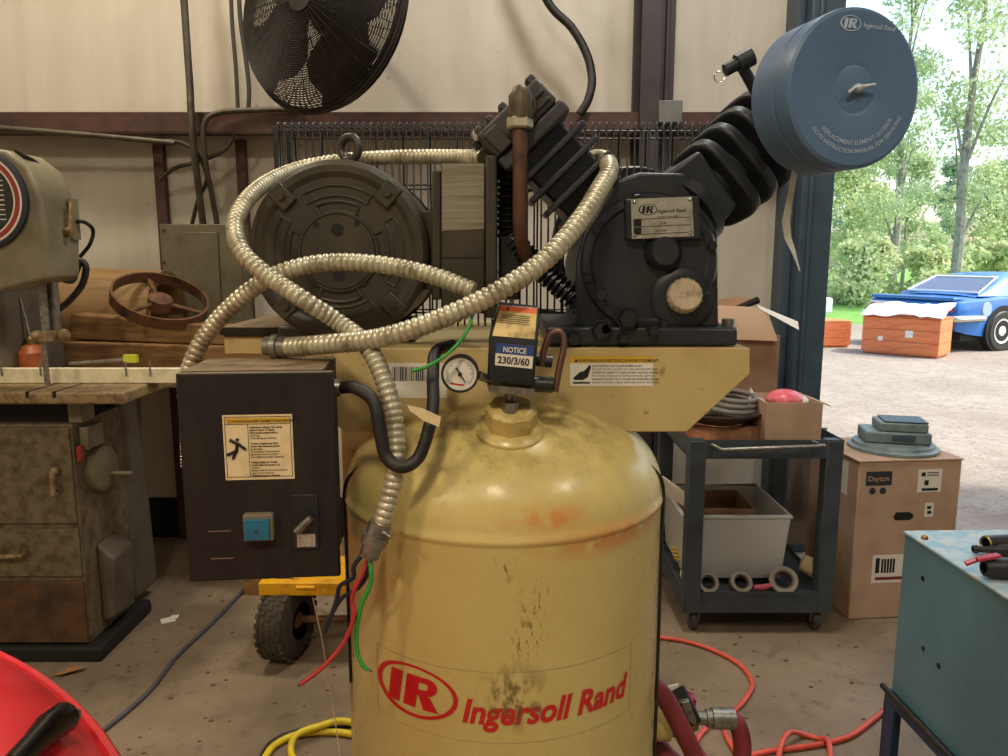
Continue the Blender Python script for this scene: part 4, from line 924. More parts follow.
gr_ = MB(flat('glossy_black_grip', (14, 14, 16), .2)); dv = (hp1-hp0); sdv = dv.cross(V((0, 0, 1))).normalized()
gr_.tube([hp0+V((0, 0, .012)), hp0*.7+hp1*.3+V((0, 0, .014)), hp0*.4+hp1*.6+V((0, 0, .008)), hp1+V((0, 0, .0))], [.022, .021, .017, .017], 16)
gr_.build('grip', red, ang=60)
gt = MB(M_gal); gt.box(hp0-dv.normalized()*.006+V((0, 0, .008)), (.03, .03, .016), Matrix.Rotation(math.atan2(sdv.y, sdv.x), 3, 'Z')); gt.build('grip_end', red, bevel=.003)
# ------------------------------------------------------------------ floor cords and scraps on the left
def floor_cord(name, pts, r, m, label, cat, over=()):
    q = []
    for i, (u, v) in enumerate(pts):
        p = PZ(u, v, r+.001); 
        if i in over: p.z += over[i]
        q.append(p)
    return tag(cable(name, q, r, m, 8), label, cat)
floor_cord('extension_cord', [(60, 762), (110, 725), (150, 690), (178, 655), (215, 620), (248, 585)], .008, mat('blue_grey_cord', (84, 84, 92), .6), 'blue-grey cord stretched across floor left of the compressor', 'cord', {})
yh = mat('yellow_hose', (224, 200, 40), .45)
floor_cord('yellow_hose', [(262, 762), (275, 745), (300, 734), (335, 732), (372, 738)], .011, yh, 'left one of two yellow hose loops at the foot of the tank', 'hose', {})
floor_cord('yellow_hose', [(300, 768), (291, 752), (297, 742), (320, 733), (345, 728), (385, 733)], .011, yh, 'right one of two yellow hose loops at the foot of the tank', 'hose', {2: .024, 3: .024, 4: .024})
floor_cord('extension_cord', [(255, 768), (272, 742), (305, 729), (340, 726), (380, 724)], .007, M_black, 'thin black cord lying beside the yellow hose', 'cord', {})
lf = MB(mat('dry_leaf', (170, 118, 70), .8)); q = PZ(69, 673, .004); lf.add([q+V(p) for p in ((-.05, -.02, 0), (-.01, -.025, .01), (.045, .01, .012), (.05, .03, .006), (.0, .02, .014))], [(0, 1, 2, 3, 4)]); lf.add([p-V((0, 0, .002)) for p in lf.v[:5]], [(4, 3, 2, 1, 0)])
tag(lf.build('dry_leaf', None, recalc=False), 'brown dry leaf on the floor beside the red hood', 'leaf')
q = PZ(168, 620, .002); tag(MB(M_white).box(q, (.055, .045, .003), Matrix.Rotation(.5, 3, 'Z')).box(q+V((.02, .02, .004)), (.03, .03, .003), Matrix.Rotation(.2, 3, 'Z')).build('paper_scrap', None), 'white paper scrap on the floor between band saw and starter box', 'scrap')
random.seed(11); db = MB(mat('floor_grit', (120, 100, 78), .9))
for k in range(420):
    x = random.uniform(-1.9, 2.2); y = random.uniform(1.6, 3.85); s_ = random.uniform(.003, .011)
    db.sph((x, y, s_*.3), (s_, s_*random.uniform(.4, 1), s_*.45), 5, 3)
o_ = stuff(db.build('floor_debris', None)); o_['label'] = 'scattered grit and crumbs over the dusty concrete floor'; o_['category'] = 'debris'
# ------------------------------------------------------------------ steel shop cart
M_cart = mat('cart_enamel_haze_lifted', (66, 74, 82), .5, 0, (50, 56, 62), 10)  # enamel lightened so that its grey carries the haze
CYf = 2.86; cxl = P(684, 600, CYf).x; cxr = P(833, 600, CYf).x; CYb = CYf+.62
zs = P(740, 440, CYf).z
ct = thing('shop_cart', 'dark grey two-shelf steel cart on casters beside the door post', 'cart', ((cxl+cxr)/2, (CYf+CYb)/2, 0))
tr = MB(M_cart); tr.bb((cxl, CYf, zs-.075), (cxr, CYf+.004, zs)); tr.bb((cxl, CYb-.004, zs-.075), (cxr, CYb, zs)); tr.bb((cxl, CYf, zs-.075), (cxl+.004, CYb, zs)); tr.bb((cxr-.004, CYf, zs-.075), (cxr, CYb, zs)); tr.bb((cxl, CYf, zs-.075), (cxr, CYb, zs-.07)); tr.build('top_shelf', ct)
z2 = P(740, 592, CYf).z; z3 = P(740, 613, CYf).z; zs = P(740, 440, CYf).z
tr = MB(M_cart); tr.bb((cxl, CYf, z3), (cxr, CYf+.004, z2)); tr.bb((cxl, CYb-.004, z3), (cxr, CYb, z2)); tr.bb((cxl, CYf, z3), (cxl+.004, CYb, z2)); tr.bb((cxr-.004, CYf, z3), (cxr, CYb, z2)); tr.bb((cxl, CYf, z2-.022), (cxr, CYb, z2-.018)); tr.build('bottom_shelf', ct)
for x in (cxl, cxr-.065):
    for y in (CYf-.003, CYb-.062): MB(M_cart).bb((x, y, z3), (x+.065, y+.065, zs-.004)).build('post', ct, bevel=.004)
MB(mat('cart_side_sheet', (142, 130, 120), .5)).bb((P(781, 500, CYb).x, CYb-.07, z2-.015), (P(816, 500, CYb).x, CYb-.064, zs-.076)).build('back_sheet', ct)
hq = [P(712, 445, CYf), P(722, 450, CYf-.05), P(825, 446, CYf-.05), P(813, 441, CYf)]
MB(M_gal).tube(hq, .0085, 10).build('push_handle', ct)
for x, y in ((cxl+.05, CYf+.05), (cxr-.05, CYf+.05), (cxl+.05, CYb-.05), (cxr-.05, CYb-.05)):
    w_ = MB(mat('caster_rubber', (70, 64, 60), .6)); w_.lathe((x-.016, y, .042), (1, 0, 0), [(0, .02), (0, .036), (.006, .042), (.026, .042), (.032, .036), (.032, .02)], 24); w_.m = M_gal
    w_.bb((x-.024, y-.02, .04), (x-.019, y+.03, z3)); w_.bb((x+.019, y-.02, .04), (x+.024, y+.03, z3)); w_.cyl((x-.024, y, .042), (x+.024, y, .042), .008); w_.build('caster', ct)
# open plastic tub on the lower shelf
t = NT('cloudy_plastic'); t.base((228, 230, 228)); t.pr(.3); t.b.inputs['Transmission Weight'].default_value = .25; t.b.inputs['Subsurface Weight'].default_value = 0.; M_tub = t.m
zb_ = z2-.017
def open_box(mb, x0, x1, y0, y1, z0, z1, th, taper=0.):
    a = taper
    o = [V((x0+a, y0+a, z0)), V((x1-a, y0+a, z0)), V((x1-a, y1-a, z0)), V((x0+a, y1-a, z0)), V((x0, y0, z1)), V((x1, y0, z1)), V((x1, y1, z1)), V((x0, y1, z1))]
    i = [V((x0+a+th, y0+a+th, z0+th)), V((x1-a-th, y0+a+th, z0+th)), V((x1-a-th, y1-a-th, z0+th)), V((x0+a+th, y1-a-th, z0+th)), V((x0+th, y0+th, z1)), V((x1-th, y0+th, z1)), V((x1-th, y1-th, z1)), V((x0+th, y1-th, z1))]
    mb.add(o+i, [(3, 2, 1, 0), (0, 1, 5, 4), (1, 2, 6, 5), (2, 3, 7, 6), (3, 0, 4, 7), (8, 9, 10, 11), (8, 12, 13, 9), (9, 13, 14, 10), (10, 14, 15, 11), (11, 15, 12, 8), (4, 5, 13, 12), (5, 6, 14, 13), (6, 7, 15, 14), (7, 4, 12, 15)])
    return mb
tx0 = cxl+.014; tx1 = P(791, 520, CYf+.10).x; ty0 = CYf+.10; ty1 = CYb-.08; ztub = P(740, 517, ty0).z
M_tw = zb_+.022
tub = thing('plastic_tub', 'cloudy white plastic storage tub on the lower shelf of the cart', 'tub', ((tx0+tx1)/2, (ty0+ty1)/2, M_tw))
open_box(MB(M_tub), tx0, tx1, ty0, ty1, M_tw, ztub, .006, .02).build('tub_shell', tub, bevel=.004)
rmq = [V((tx0, ty0, ztub)), V((tx1, ty0, ztub)), V((tx1, ty1, ztub)), V((tx0, ty1, ztub))]
MB(M_tub).tube(rmq+[rmq[0]], .009, 8).build('rim', tub)
# blocks under the tub, tray inside it
bkx = MB(M_wood); bkx.bb((tx0+.03, ty0+.12, zb_), (tx1-.03, ty0+.2, M_tw-.001)); tag(bkx.build('wood_block', None), 'front wood block under the plastic tub', 'block')
bkx = MB(M_wood); bkx.bb((tx0+.03, ty1-.2, zb_), (tx1-.03, ty1-.12, M_tw-.001)); tag(bkx.build('wood_block', None), 'rear wood block under the plastic tub', 'block')
cty = thing('cardboard_tray', 'low brown cardboard tray inside the plastic tub', 'tray', ((tx0+tx1)/2, ty0+.15, M_tw+.02))
open_box(MB(M_card2), tx0+.035, tx1-.13, ty0+.04, ty0+.30, M_tw+.012, ztub+.02, .006).build('tray_walls', cty)
jar = MB(flat('grey_bottle', (150, 150, 150), .4)); q = V((tx1-.085, ty0+.07, M_tw+.012)); jar.lathe(q, (.25, 0, 1), [(0, .028), (.08, .028), (.10, .014), (.12, .014)], 20); tag(jar.build('bottle', None), 'small grey bottle leaning inside the plastic tub', 'bottle')
# rolls and bits on the lower shelf front
M_roll = mat('beige_tape', (150, 138, 120), .7); M_rolld = flat('roll_core', (96, 80, 66), .8)
for u, v, r, lb_, axv in ((708, 574, .042, 'left', (0, -1, .75)), (741, 574, .044, 'middle', (0, -1, .9)), (784, 568, .056, 'right and largest', (-.25, -1, .9))):
    p = P(u, v, CYf+.055); axv = V(axv).normalized(); zz = zb_+r*.72
    ro = thing('tape_roll', lb_+' beige tape roll on the lower shelf in front of the tub', 'tape roll', (p.x, p.y, zb_), 'tape rolls on the cart')
    o = V((p.x, p.y, zz)); MB(M_roll).lathe(o-axv*.016, axv, [(0, r*.70), (0, r), (.032, r), (.032, r*.70), (0, r*.70)], 32, closed=False).build('tape_winding', ro)
    MB(M_rolld).lathe(o-axv*.014, axv, [(0, r*.69), (.026, r*.69), (.026, r*.58), (0, r*.58), (0, r*.69)], 28, closed=False).build('roll_core', ro)
tag(MB(M_cream).lathe(P(800, 561, CYf+.14), (.5, -.3, -.2), [(0, .0), (.01, .035), (.08, .04), (.10, .03), (.11, 0)], 24).build('paper_bundle', None), 'pale paper bundle at the right end of the lower shelf', 'bundle')
pk = MB(M_pink); p = P(764, 578, CYf+.04); p.z = zb_+.018; pk.tube([p+V((-.04, 0, 0)), p, p+V((.05, .01, .01))], [.010, .014, .008], 8); tag(pk.build('pink_tool', None), 'pink handled tool between the tape rolls', 'tool')
rgm = MB(M_cream); p = P(668, 560, CYf+.30)
# left side bits of the lower shelf, seen past the tank
yw_ = MB(mat('yellow_cord', (214, 186, 60), .5)); p = V((cxl+.045, CYf+.25, zb_+.05)); 
for k in range(4): yw_.torus(p+V((0, .01*k, .012*k)), (.2, .3, 1), .028+.004*k, .005, 20, 6)
tag(yw_.build('cord_coil', None), 'small coil of yellow cord at the left end of the lower shelf', 'cord')
rgx = MB(M_cream); rgx.sph((cxl+.045, CYf+.12, zb_+.035), (.035, .05, .034), 12, 8); tag(rgx.build('rag', None), 'crumpled cream rag at left end of the lower shelf', 'rag')
fl2 = MB(M_white); fl2.prism([P(662, 476, CYf+.22), P(703, 505, CYf+.09), P(703, 517, CYf+.09), P(668, 497, CYf+.22)], (.004, .006, 0)); tag(fl2.build('paper_sheet', None), 'white sheet sticking out beside the left post of the cart', 'paper')
# upper shelf: small open carton, pan, rags, big flapped carton
zt_s = zs-.068
bxo = thing('small_carton', 'small open cardboard carton on right end of the cart top', 'carton', (P(794, 430, CYf+.05).x, CYf+.12, zt_s))
a = P(766, 420, CYf+.03).x; b = P(822, 420, CYf+.03).x; zc_ = P(790, 403, CYf+.03).z
open_box(MB(M_card), a, b, CYf+.03, CYf+.26, zt_s+.001, zc_, .005).build('carton_walls', bxo)
MB(M_card).box((b+.02, CYf+.15, zc_-.01), (.05, .18, .004), Matrix.Rotation(.35, 3, 'Y')).build('flap', bxo)
pkb = MB(mat('pink_film', (222, 96, 112), .35, 0, (236, 150, 150), 20)); pkb.sph(((a+b)/2+.005, CYf+.15, zc_-.008), (.075, .07, .042), 20, 12); pkb.m = M_white; pkb.sph(((a+b)/2+.05, CYf+.15, zc_-.012), (.05, .05, .025), 12, 8)
tag(pkb.build('pink_bag', None), 'bright pink plastic bag bulging out of the small carton', 'bag')
M_pan = mat('greasy_pan', (84, 78, 72), .45, .3, (60, 52, 46), 12)
pn2 = MB(M_pan); p = P(712, 418, CYf+.2); pn2.lathe((p.x+.02, CYf+.2, zt_s+.10), (0, 0, 1), [(0, .10), (.05, .17), (.055, .185), (.048, .185), (.006, .10)], 36, closed=False); tag(pn2.build('round_pan', None), 'greasy grey round pan on the cart top behind the compressor skirt', 'pan')
on = MB(mat('orange_brown_rag', (170, 112, 76), .85, 0, (120, 84, 60), 16)); 
on.sph((cxl+.10, CYf+.14, zt_s+.05), (.09, .10, .05), 16, 10); tag(on.build('orange_rag', None), 'orange-brown shop rag on the left of the cart top', 'rag')
on = MB(mat('tan_parts_box', (160, 118, 84), .85)); on.bb((cxl+.12, CYf+.10, zt_s+.001), (cxl+.30, CYf+.30, zt_s+.098)); tag(on.build('parts_box', None, bevel=.004), 'squat tan box under the round pan on the cart top', 'box')
pd_ = MB(M_cream); pd_.bb((cxl+.315, CYf+.02, zt_s+.001), (a-.02, CYf+.12, zt_s+.035)); tag(pd_.build('folded_cloth', None, bevel=.012, seg=3), 'folded cream cloth at the front of the cart top', 'cloth')
wp_ = MB(M_white)
q = [P(752, 389, CYf+.22), P(758, 399, CYf+.21), P(765, 401, CYf+.22), P(764, 412, CYf+.2), P(754, 412, CYf+.21), P(748, 404, CYf+.21)]
wp_.prism(q, (.01, .05, 0)); tag(wp_.build('crumpled_paper', None), 'crumpled white paper behind the small carton', 'paper')
sb2 = MB(M_cart); sb2.bb((cxl+.31, CYf+.34, zt_s+.001), (cxr-.10, CYf+.55, P(760, 425, CYf+.34).z)); tag(sb2.build('stacked_case', None, bevel=.01), 'dark case at the back of the cart top under the flapped carton', 'case')
cz0 = P(760, 425, CYf+.34).z+.001
fb = thing('flapped_carton', 'tall brown carton with bent open flaps on top of the cart', 'carton', (P(740, 380, CYf+.4).x, CYf+.42, cz0))
x0 = P(690, 380, CYf+.36).x; x1 = P(776, 380, CYf+.36).x; zt3 = P(740, 335, CYf+.36).z
cw = MB(mat('shaded_cardboard', (150, 120, 98), .85, 0, (130, 102, 82), 6)); open_box(cw, x0, x1, CYf+.34, CYf+.55, cz0, zt3, .006); cw.build('carton_walls', fb)
fp_ = MB(M_card); fp_.prism([P(690, 338, CYf+.33), P(778, 341, CYf+.30), P(770, 318, CYf+.36), P(758, 308, CYf+.36), P(700, 305, CYf+.36)], (0, .004, .003)); fp_.build('flap', fb)
fp_ = MB(M_white); fp_.prism([P(757, 305, CYf+.38), P(760, 309, CYf+.36), P(799, 330, CYf+.38), P(798, 322, CYf+.42)], (0, .006, .002)); fp_.build('flap', fb)
fp_ = MB(M_card2); fp_.prism([P(690, 330, CYf+.40), P(716, 318, CYf+.38), P(757, 300, CYf+.42), P(735, 298, CYf+.5), P(690, 305, CYf+.5)], (0, .004, .004)); fp_.build('flap', fb)
fp_ = MB(M_dark); fp_.tube([P(715, 317, CYf+.37), P(735, 309, CYf+.39), P(758, 300, CYf+.41)], [.012, .012, .016], 8); fp_.build('flap_edge', fb)
hc = MB(mat('grey_rubber_hose', (120, 116, 112), .6)); 
for k in range(3): hc.torus((cxl+.20+.01*k, CYf+.19, zt_s+.168+.020*k), (.05, -.1, 1), .105-.008*k, .010, 36, 8)
tag(hc.build('hose_coil', None), 'coil of grey hose lying in the greasy round pan on the cart', 'hose')
# ------------------------------------------------------------------ tall cardboard box and the grey machine vise on it
KF = PZ(842, 620, 0); KY = KF.y; kx0 = KF.x+.025; kx1 = P(957, 520, KY+.04).x; kzt = P(900, 461, KY).z; kd = .40
kb = thing('motor_carton', 'tall brown cardboard carton with hand hole and labels by the doorway', 'carton', ((kx0+kx1)/2, KY+kd/2, 0))
kby = D(5); RK = Matrix.Rotation(kby, 3, 'Z'); KO = V((kx0, KY, 0)); kw = (kx1-kx0)*1.0
def KB(x, y, z): return KO+RK @ V((x, y, z))
def kbox(mb, x0, x1, y0, y1, z0, z1): mb.box8([KB(x, y, z) for z in (z0, z1) for x, y in ((x0, y0), (x1, y0), (x1, y1), (x0, y1))])
m_ = MB(M_card); kbox(m_, 0, kw, 0, kd, .001, kzt-.006); kbo = m_.build('carton_body', kb, bevel=.006)
m_ = MB(M_card); kbox(m_, -.004, kw+.004, -.004, kd/2-.002, kzt-.0055, kzt); m_.build('top_flap', kb); m_ = MB(M_card); kbox(m_, -.004, kw+.004, kd/2+.002, kd+.004, kzt-.0055, kzt); m_.build('top_flap', kb)
ks = kw/95.
def kxz(u, v):
    p = P(u, v, KY); return (p.x-KO.x, p.z)
def kf(mb, u0, v0, u1, v1, y=-.001):
    a_, z1_ = kxz(u0, v0); b_, z0_ = kxz(u1, v1); kbox(mb, a_, b_, y, y+.0008, z0_, z1_)
def kmap(u, v, y=-.0022):
    a_, z_ = kxz(u, v); return lambda x, z: KB(a_+x, y, z_+z)
pr_ = MB(flat('blue_black_print', (40, 46, 58), .7)); kf(pr_, 867, 472, 893, 486); 
for u in (873, 884): pr_.lathe(KB(kxz(u, 491.5)[0], -.0002, kxz(u, 491.5)[1]), RK @ V((0, -1, 0)), [(0, .014), (.0012, .014)], 18)
pr_.m = flat('carton_letter', (176, 146, 118), .7); pr_.text('Dayton', kmap(868, 481.5), .031, 0, .012); pr_.build('printed_logo', kbo)
hh_ = MB(M_dark); hq = [(895, 518), (898, 513.5), (912, 513.5), (916, 516), (916, 519), (913, 521.5), (897, 521.5)]
hh_.prism([KB(kxz(u, v)[0], -.0012, kxz(u, v)[1]) for u, v in hq], RK @ V((0, .001, 0))); hh_.build('hand_hole', kbo)
m_ = MB(M_white); kf(m_, 922, 471, 945, 494); m_.m = M_ink; kf(m_, 925, 474, 929, 478, -.0016); kf(m_, 928, 482, 932, 487, -.0016); kf(m_, 925, 490, 942, 492.5, -.0016)
for v in (474, 476.5): kf(m_, 931, v, 943, v+.9, -.0016)
m_.build('shipping_label', kbo, recalc=False)
m_ = MB(M_white); kf(m_, 929, 505, 937, 519); m_.m = M_ink; kf(m_, 931, 508, 935, 511, -.0016); kf(m_, 931, 513, 935, 516, -.0016); m_.build('small_label', kbo, recalc=False)
m_ = MB(M_white); kf(m_, 874, 556, 906, 584); m_.m = M_ink; kf(m_, 877, 559, 880, 574, -.0016)
for i in range(5): kf(m_, 883+i*3, 560, 884+i*3, 574, -.0016)
m_.m = flat('dark_red_print', (120, 40, 50), .6); kf(m_, 876, 578, 906, 581, -.0016); m_.build('packing_slip', kbo, recalc=False)
m_ = MB(M_white); m_.box8([KB(-.001, y, z) for z in (kzt-.16, kzt-.03) for y in (.06, .16)][0:0] or [KB(x, y, z) for z in (kzt-.17, kzt-.03) for x, y in ((-.0015, .08), (-.0003, .08), (-.0003, .20), (-.0015, .20))]); m_.build('side_label', kbo)
M_vise = mat('grey_green_machine', (120, 136, 136), .45, .1, (92, 106, 106), 12)
vs_ = thing('grey_machine_base', 'grey cast machine part with swivel base on the tall carton', 'machine part', tuple(KB(.24, .2, kzt)))
vc = KB(kw*.58, .19, kzt+.001)
MB(M_vise).lathe(vc, (0, 0, 1), [(0, .18), (.012, .18), (.018, .165), (.03, .16), (.034, .14)], 40).build('round_base', vs_)
m_ = MB(M_vise); RV = Matrix.Rotation(D(-14), 3, 'Z'); m_.box(vc+V((0, 0, .060)), (.26, .16, .05), RV); m_.build('body', vs_, bevel=.008)
m_ = MB(M_vise); m_.box(vc+RV @ V((.02, 0, .105)), (.19, .15, .038), RV); m_.build('motor_block', vs_, bevel=.006)
m_ = MB(M_slate); m_.box(vc+RV @ V((.03, 0, .128)), (.17, .14, .006), RV); m_.build('cover_plate', vs_, bevel=.002)
m_ = MB(M_slate); m_.box(vc+RV @ V((.02, -.083, .062)), (.09, .006, .026), RV); m_.build('terminal_recess', vs_, bevel=.002)
# ------------------------------------------------------------------ teal cabinet on a navy stand with fittings
t = NT('teal_enamel'); n1 = t.noise(4, 5); n2 = t.noise(26, 6); n3 = t.noise(70, 4)
c = t.mix(t.ramp(n1, .35, .7), (96, 131, 148), (82, 117, 134)); c = t.mix(t.ramp(n3, .68, .73, 0, .8), c, (60, 70, 70)); t.base(c); t.pr(.4); M_teal = t.m
t = NT('teal_paler_top'); n2 = t.noise(22, 6); t.base(t.mix(t.ramp(n2, .42, .62), (128, 162, 178), (176, 182, 178))); t.pr(.5); M_tealt = t.m  # paler teal with grey mottling for the cabinet top
c0 = PZ(905, 531, .75); c1 = PZ(1008, 597, .75)
tc = thing('teal_cabinet', 'teal steel box cabinet on a navy angle stand at the right edge', 'cabinet', (c0.x+.3, c0.y-.35, 0))
ex_ = (c1-c0).normalized(); ey_ = V((-ex_.y, ex_.x, 0)); 
if ey_.x < 0: ey_ = -ey_
def TC(a, b, z): return V((c0.x, c0.y, 0))+ex_*a+ey_*b+V((0, 0, z))
zc0 = P(889, 690, c0.y).z
def tbox(mb, a0, a1, b0, b1, z0, z1): mb.box8([TC(a, b, z) for z in (z0, z1) for a, b in ((a0, b0), (a1, b0), (a1, b1), (a0, b1))])
m_ = MB(M_teal); tbox(m_, 0, .75, 0, .62, zc0, .742); tco = m_.build('cabinet_body', tc, bevel=.004)
m_ = MB(M_tealt); tbox(m_, -.004, .754, -.004, .624, .7425, .75); m_.build('cabinet_top', tc, bevel=.002)
for a, z, r in ((.10, .655, .008), (.13, .47, .007), (.20, .46, .008)): MB(M_dark).lathe(TC(a, -.0002, z), -ey_, [(0, r), (.0008, r)], 14).build('bolt_hole', tco)
MB(M_brass).sph(TC(.06, .02, .752), .009).build('top_screw', tc)
M_navy = mat('navy_angle_iron', (36, 58, 92), .45, 0, (28, 44, 72), 12)
m_ = MB(M_navy); tbox(m_, -.012, .762, -.012, .632, zc0-.035, zc0-.001); m_.build('stand_frame', tc, bevel=.002)
for a, b in ((-.012, -.012), (.71, -.012), (-.012, .58), (.71, .58)):
    m_ = MB(M_navy); tbox(m_, a, a+.052, b, b+.006, 0, zc0-.036); tbox(m_, a, a+.006, b, b+.052, 0, zc0-.036); m_.build('stand_leg', tc)
m_ = MB(M_black); m_.tube([TC(-.018, -.016, zc0+.004), TC(.77, -.016, zc0+.004)], .009, 8); m_.build('rubber_edge', tc)
M_blkp = mat('black_pipe_iron', (52, 50, 48), .45, .5, (36, 34, 32), 20)
def fit(name, label, u, v, dirv, L, r, prof, m=M_blkp, extra=None):
    p = PZ(u, v, .751+r); ro = thing(name, label, 'pipe fitting', (p.x, p.y, .751), 'pipe fittings on the teal cabinet')
    d_ = V(dirv).normalized(); MB(m).lathe(p, d_, [(h*L, q*r) for h, q in prof], 24, closed=False).build('fitting_body', ro); return ro, p, d_
o_, p, d_ = fit('pipe_nipple', 'open black pipe nipple farthest back on the teal cabinet', 986, 544, (1, .12, 0), .20, .022, [(.02, .72), (0, .76), (0, 1), (.35, 1.0), (.36, .9), (1, .9), (1, .7)])
MB(M_brass).torus(p, d_, .019, .003, 20, 6).build('thread', o_)
o_, p, d_ = fit('hose_barb', 'slim black hose barb fitting in the middle on the teal cabinet', 973, 549, (1, -.12, 0), .20, .014, [(0, .4), (0, .7), (.05, .8), (.06, .6), (.15, .6), (.35, 1.1), (.45, 1.1), (.46, 1.3), (.6, 1.3), (.62, 1.0), (1, 1.0)])
MB(M_gal).torus(p+d_*.085, d_, .014, .004, 20, 6).build('clamp_ring', o_)
o_, p, d_ = fit('ball_valve', 'black ball valve with red lever nearest on the teal cabinet', 984, 568, (1, -.05, 0), .22, .024, [(0, .5), (0, .8), (.1, 1), (.35, 1), (.36, .8), (.5, .8), (.52, 1.1), (.7, 1.1), (.72, .9), (1, .9)])
m_ = MB(flat('red_lever', (168, 44, 56), .4)); m_.prism([p+V(q) for q in ((-.02, -.008, .018), (.03, -.012, .03), (.03, .006, .03), (-.02, .004, .020))], (0, 0, .006)); m_.prism([p+V(q) for q in ((-.035, .01, .0), (.02, .004, .026), (.02, .014, .026), (-.035, .02, .004))], (0, 0, .006)); m_.build('lever', o_)
MB(M_gal).torus(p+d_*.10, d_, .022, .004, 20, 6).build('union_ring', o_)
# ------------------------------------------------------------------ hoses and outlet on the right of the tank
M_hose = mat('dark_red_rubber_hose', (132, 48, 54), .55, 0, (106, 40, 44), 20); M_ohose = mat('orange_red_hose', (224, 92, 74), .45)
YO = 1.46
ov = thing('outlet_valve', 'grey ball valve and coupler at the tank outlet with white tag', 'valve', tuple(P(700, 735, YO)))
m_ = MB(M_tank); m_.cyl(P(640, 718, YO), P(668, 718, YO), .045); m_.build('outlet_boss', CP)
m_ = MB(M_brass); m_.lathe(P(668, 720, YO), (1, 0, 0), [(0, .02), (0, .032), (.02, .034), (.04, .03), (.06, .02)], 24); m_.build('valve_body', ov)
m_ = MB(M_dark); m_.prism(poly([(668, 712), (690, 700), (702, 722), (690, 728), (672, 727)], YO-.03), (0, .06, 0)); m_.build('valve_block', ov, bevel=.004)
m_ = MB(M_gal); m_.prism(poly([(680, 703), (689, 701), (697, 721), (695, 726), (689, 722)], YO-.045), (0, .012, 0)); m_.build('lever', ov, bevel=.002)
m_ = MB(M_gal); m_.lathe(P(697, 718, YO), (1, 0, -.02), [(0, .014), (.018, .014), (.019, .018), (.03, .018), (.031, .022), (.078, .022), (.08, .018)], 24); m_.build('coupler', ov)
m_ = MB(flat('dark_red_handle', (150, 30, 46), .4)); m_.lathe(P(687, 705, YO+.03), (0, 0, 1), [(0, .018), (.02, .02), (.024, .014)], 20); m_.build('red_knob', ov)
m_ = MB(M_white); m_.prism(poly([(663, 688), (677, 685), (676, 697), (664, 697)], YO+.03), (.004, .004, .002)); m_.build('tag', ov)
tag(cable('air_hose', [P(728, 718, YO), P(737, 724, YO), P(742, 742, YO), P(741, 765, YO), P(736, 800, YO), V((.40, YO, .25)), V((.40, YO+.04, .06)), V((.46, YO+.15, .021)), V((.60, YO+.45, .021)), V((.55, YO+.8, .021))], .019, M_hose, 14), 'dark red air hose curling down from the coupler', 'hose')
tag(cable('air_hose', [P(646, 682, 1.36), P(656, 688, 1.37), P(668, 703, 1.38), P(682, 730, 1.38), P(694, 756, 1.38), P(706, 800, 1.38), V((.36, 1.38, .15)), V((.40, 1.36, .03)), V((.52, 1.33, .021)), V((.75, 1.30, .021))], .019, M_hose, 14), 'dark red air hose slanting down in front of the valve', 'hose')
tag(cable('air_hose', [P(630, 730, 1.50), P(652, 741, 1.50), P(664, 752, 1.49), P(676, 775, 1.48), V((.31, 1.48, .25)), V((.31, 1.50, .06)), V((.28, 1.56, .021)), V((.1, 1.80, .021)), V((-.2, 1.85, .021))], .019, M_hose, 14), 'dark red air hose lowest beside the tank, partly behind it', 'hose')
floor_cord('floor_hose', [(600, 622), (655, 636), (685, 641), (715, 651), (740, 665), (752, 682), (748, 695), (735, 710), (715, 720), (698, 738), (696, 752), (690, 790)], .0085, M_ohose, 'orange-red hose on floor curving from the cart toward the valve', 'hose', {})
floor_cord('floor_hose', [(886, 709), (875, 718), (852, 735), (826, 743), (795, 748), (765, 752), (735, 760), (700, 775)], .0085, M_ohose, 'orange-red hose on floor running in from under the teal cabinet', 'hose', {})
floor_cord('floor_hose', [(776, 775), (781, 752), (790, 740), (804, 735), (820, 739), (828, 750), (832, 775)], .0085, M_ohose, 'small orange-red hose loop crossing the straight hose on the floor', 'hose', {1: .026, 2: .026, 3: .0, 5: .026})
floor_cord('floor_hose', [(722, 722), (726, 735), (733, 748), (745, 765)], .0085, M_ohose, 'short orange-red hose end beside the curling dark red hose', 'hose', {})
# ------------------------------------------------------------------ outside: yard, crates, car, trees
t = NT('gravel'); n1 = t.noise(.6, 6); n2 = t.noise(5, 7, rough=.8); n3 = t.noise(24, 5, rough=.8)
c = t.mix(t.ramp(n1, .35, .7), (160, 150, 136), (134, 124, 110)); c = t.mix(t.ramp(n2, .45, .62, 0, .7), c, (128, 116, 100)); c = t.mix(t.ramp(n3, .52, .6, 0, .7), c, (104, 94, 82))
t.base(c); t.pr(.9); t.bump(n3, .5, .02); M_grav = t.m
struct(MB(M_grav).bb((-30, YF+.36, -.2), (60, 17.5, -.012)).build('gravel_yard'))
t = NT('grass'); n1 = t.noise(3, 6); n2 = t.noise(60, 4); t.base(t.mix(t.ramp(n1, .35, .7), (120, 168, 70), (88, 132, 52))); t.pr(.9); t.bump(n2, .6, .05); M_grass = t.m
struct(MB(M_grass).bb((-60, 17.51, -.3), (110, 120, -.02)).build('lawn'))
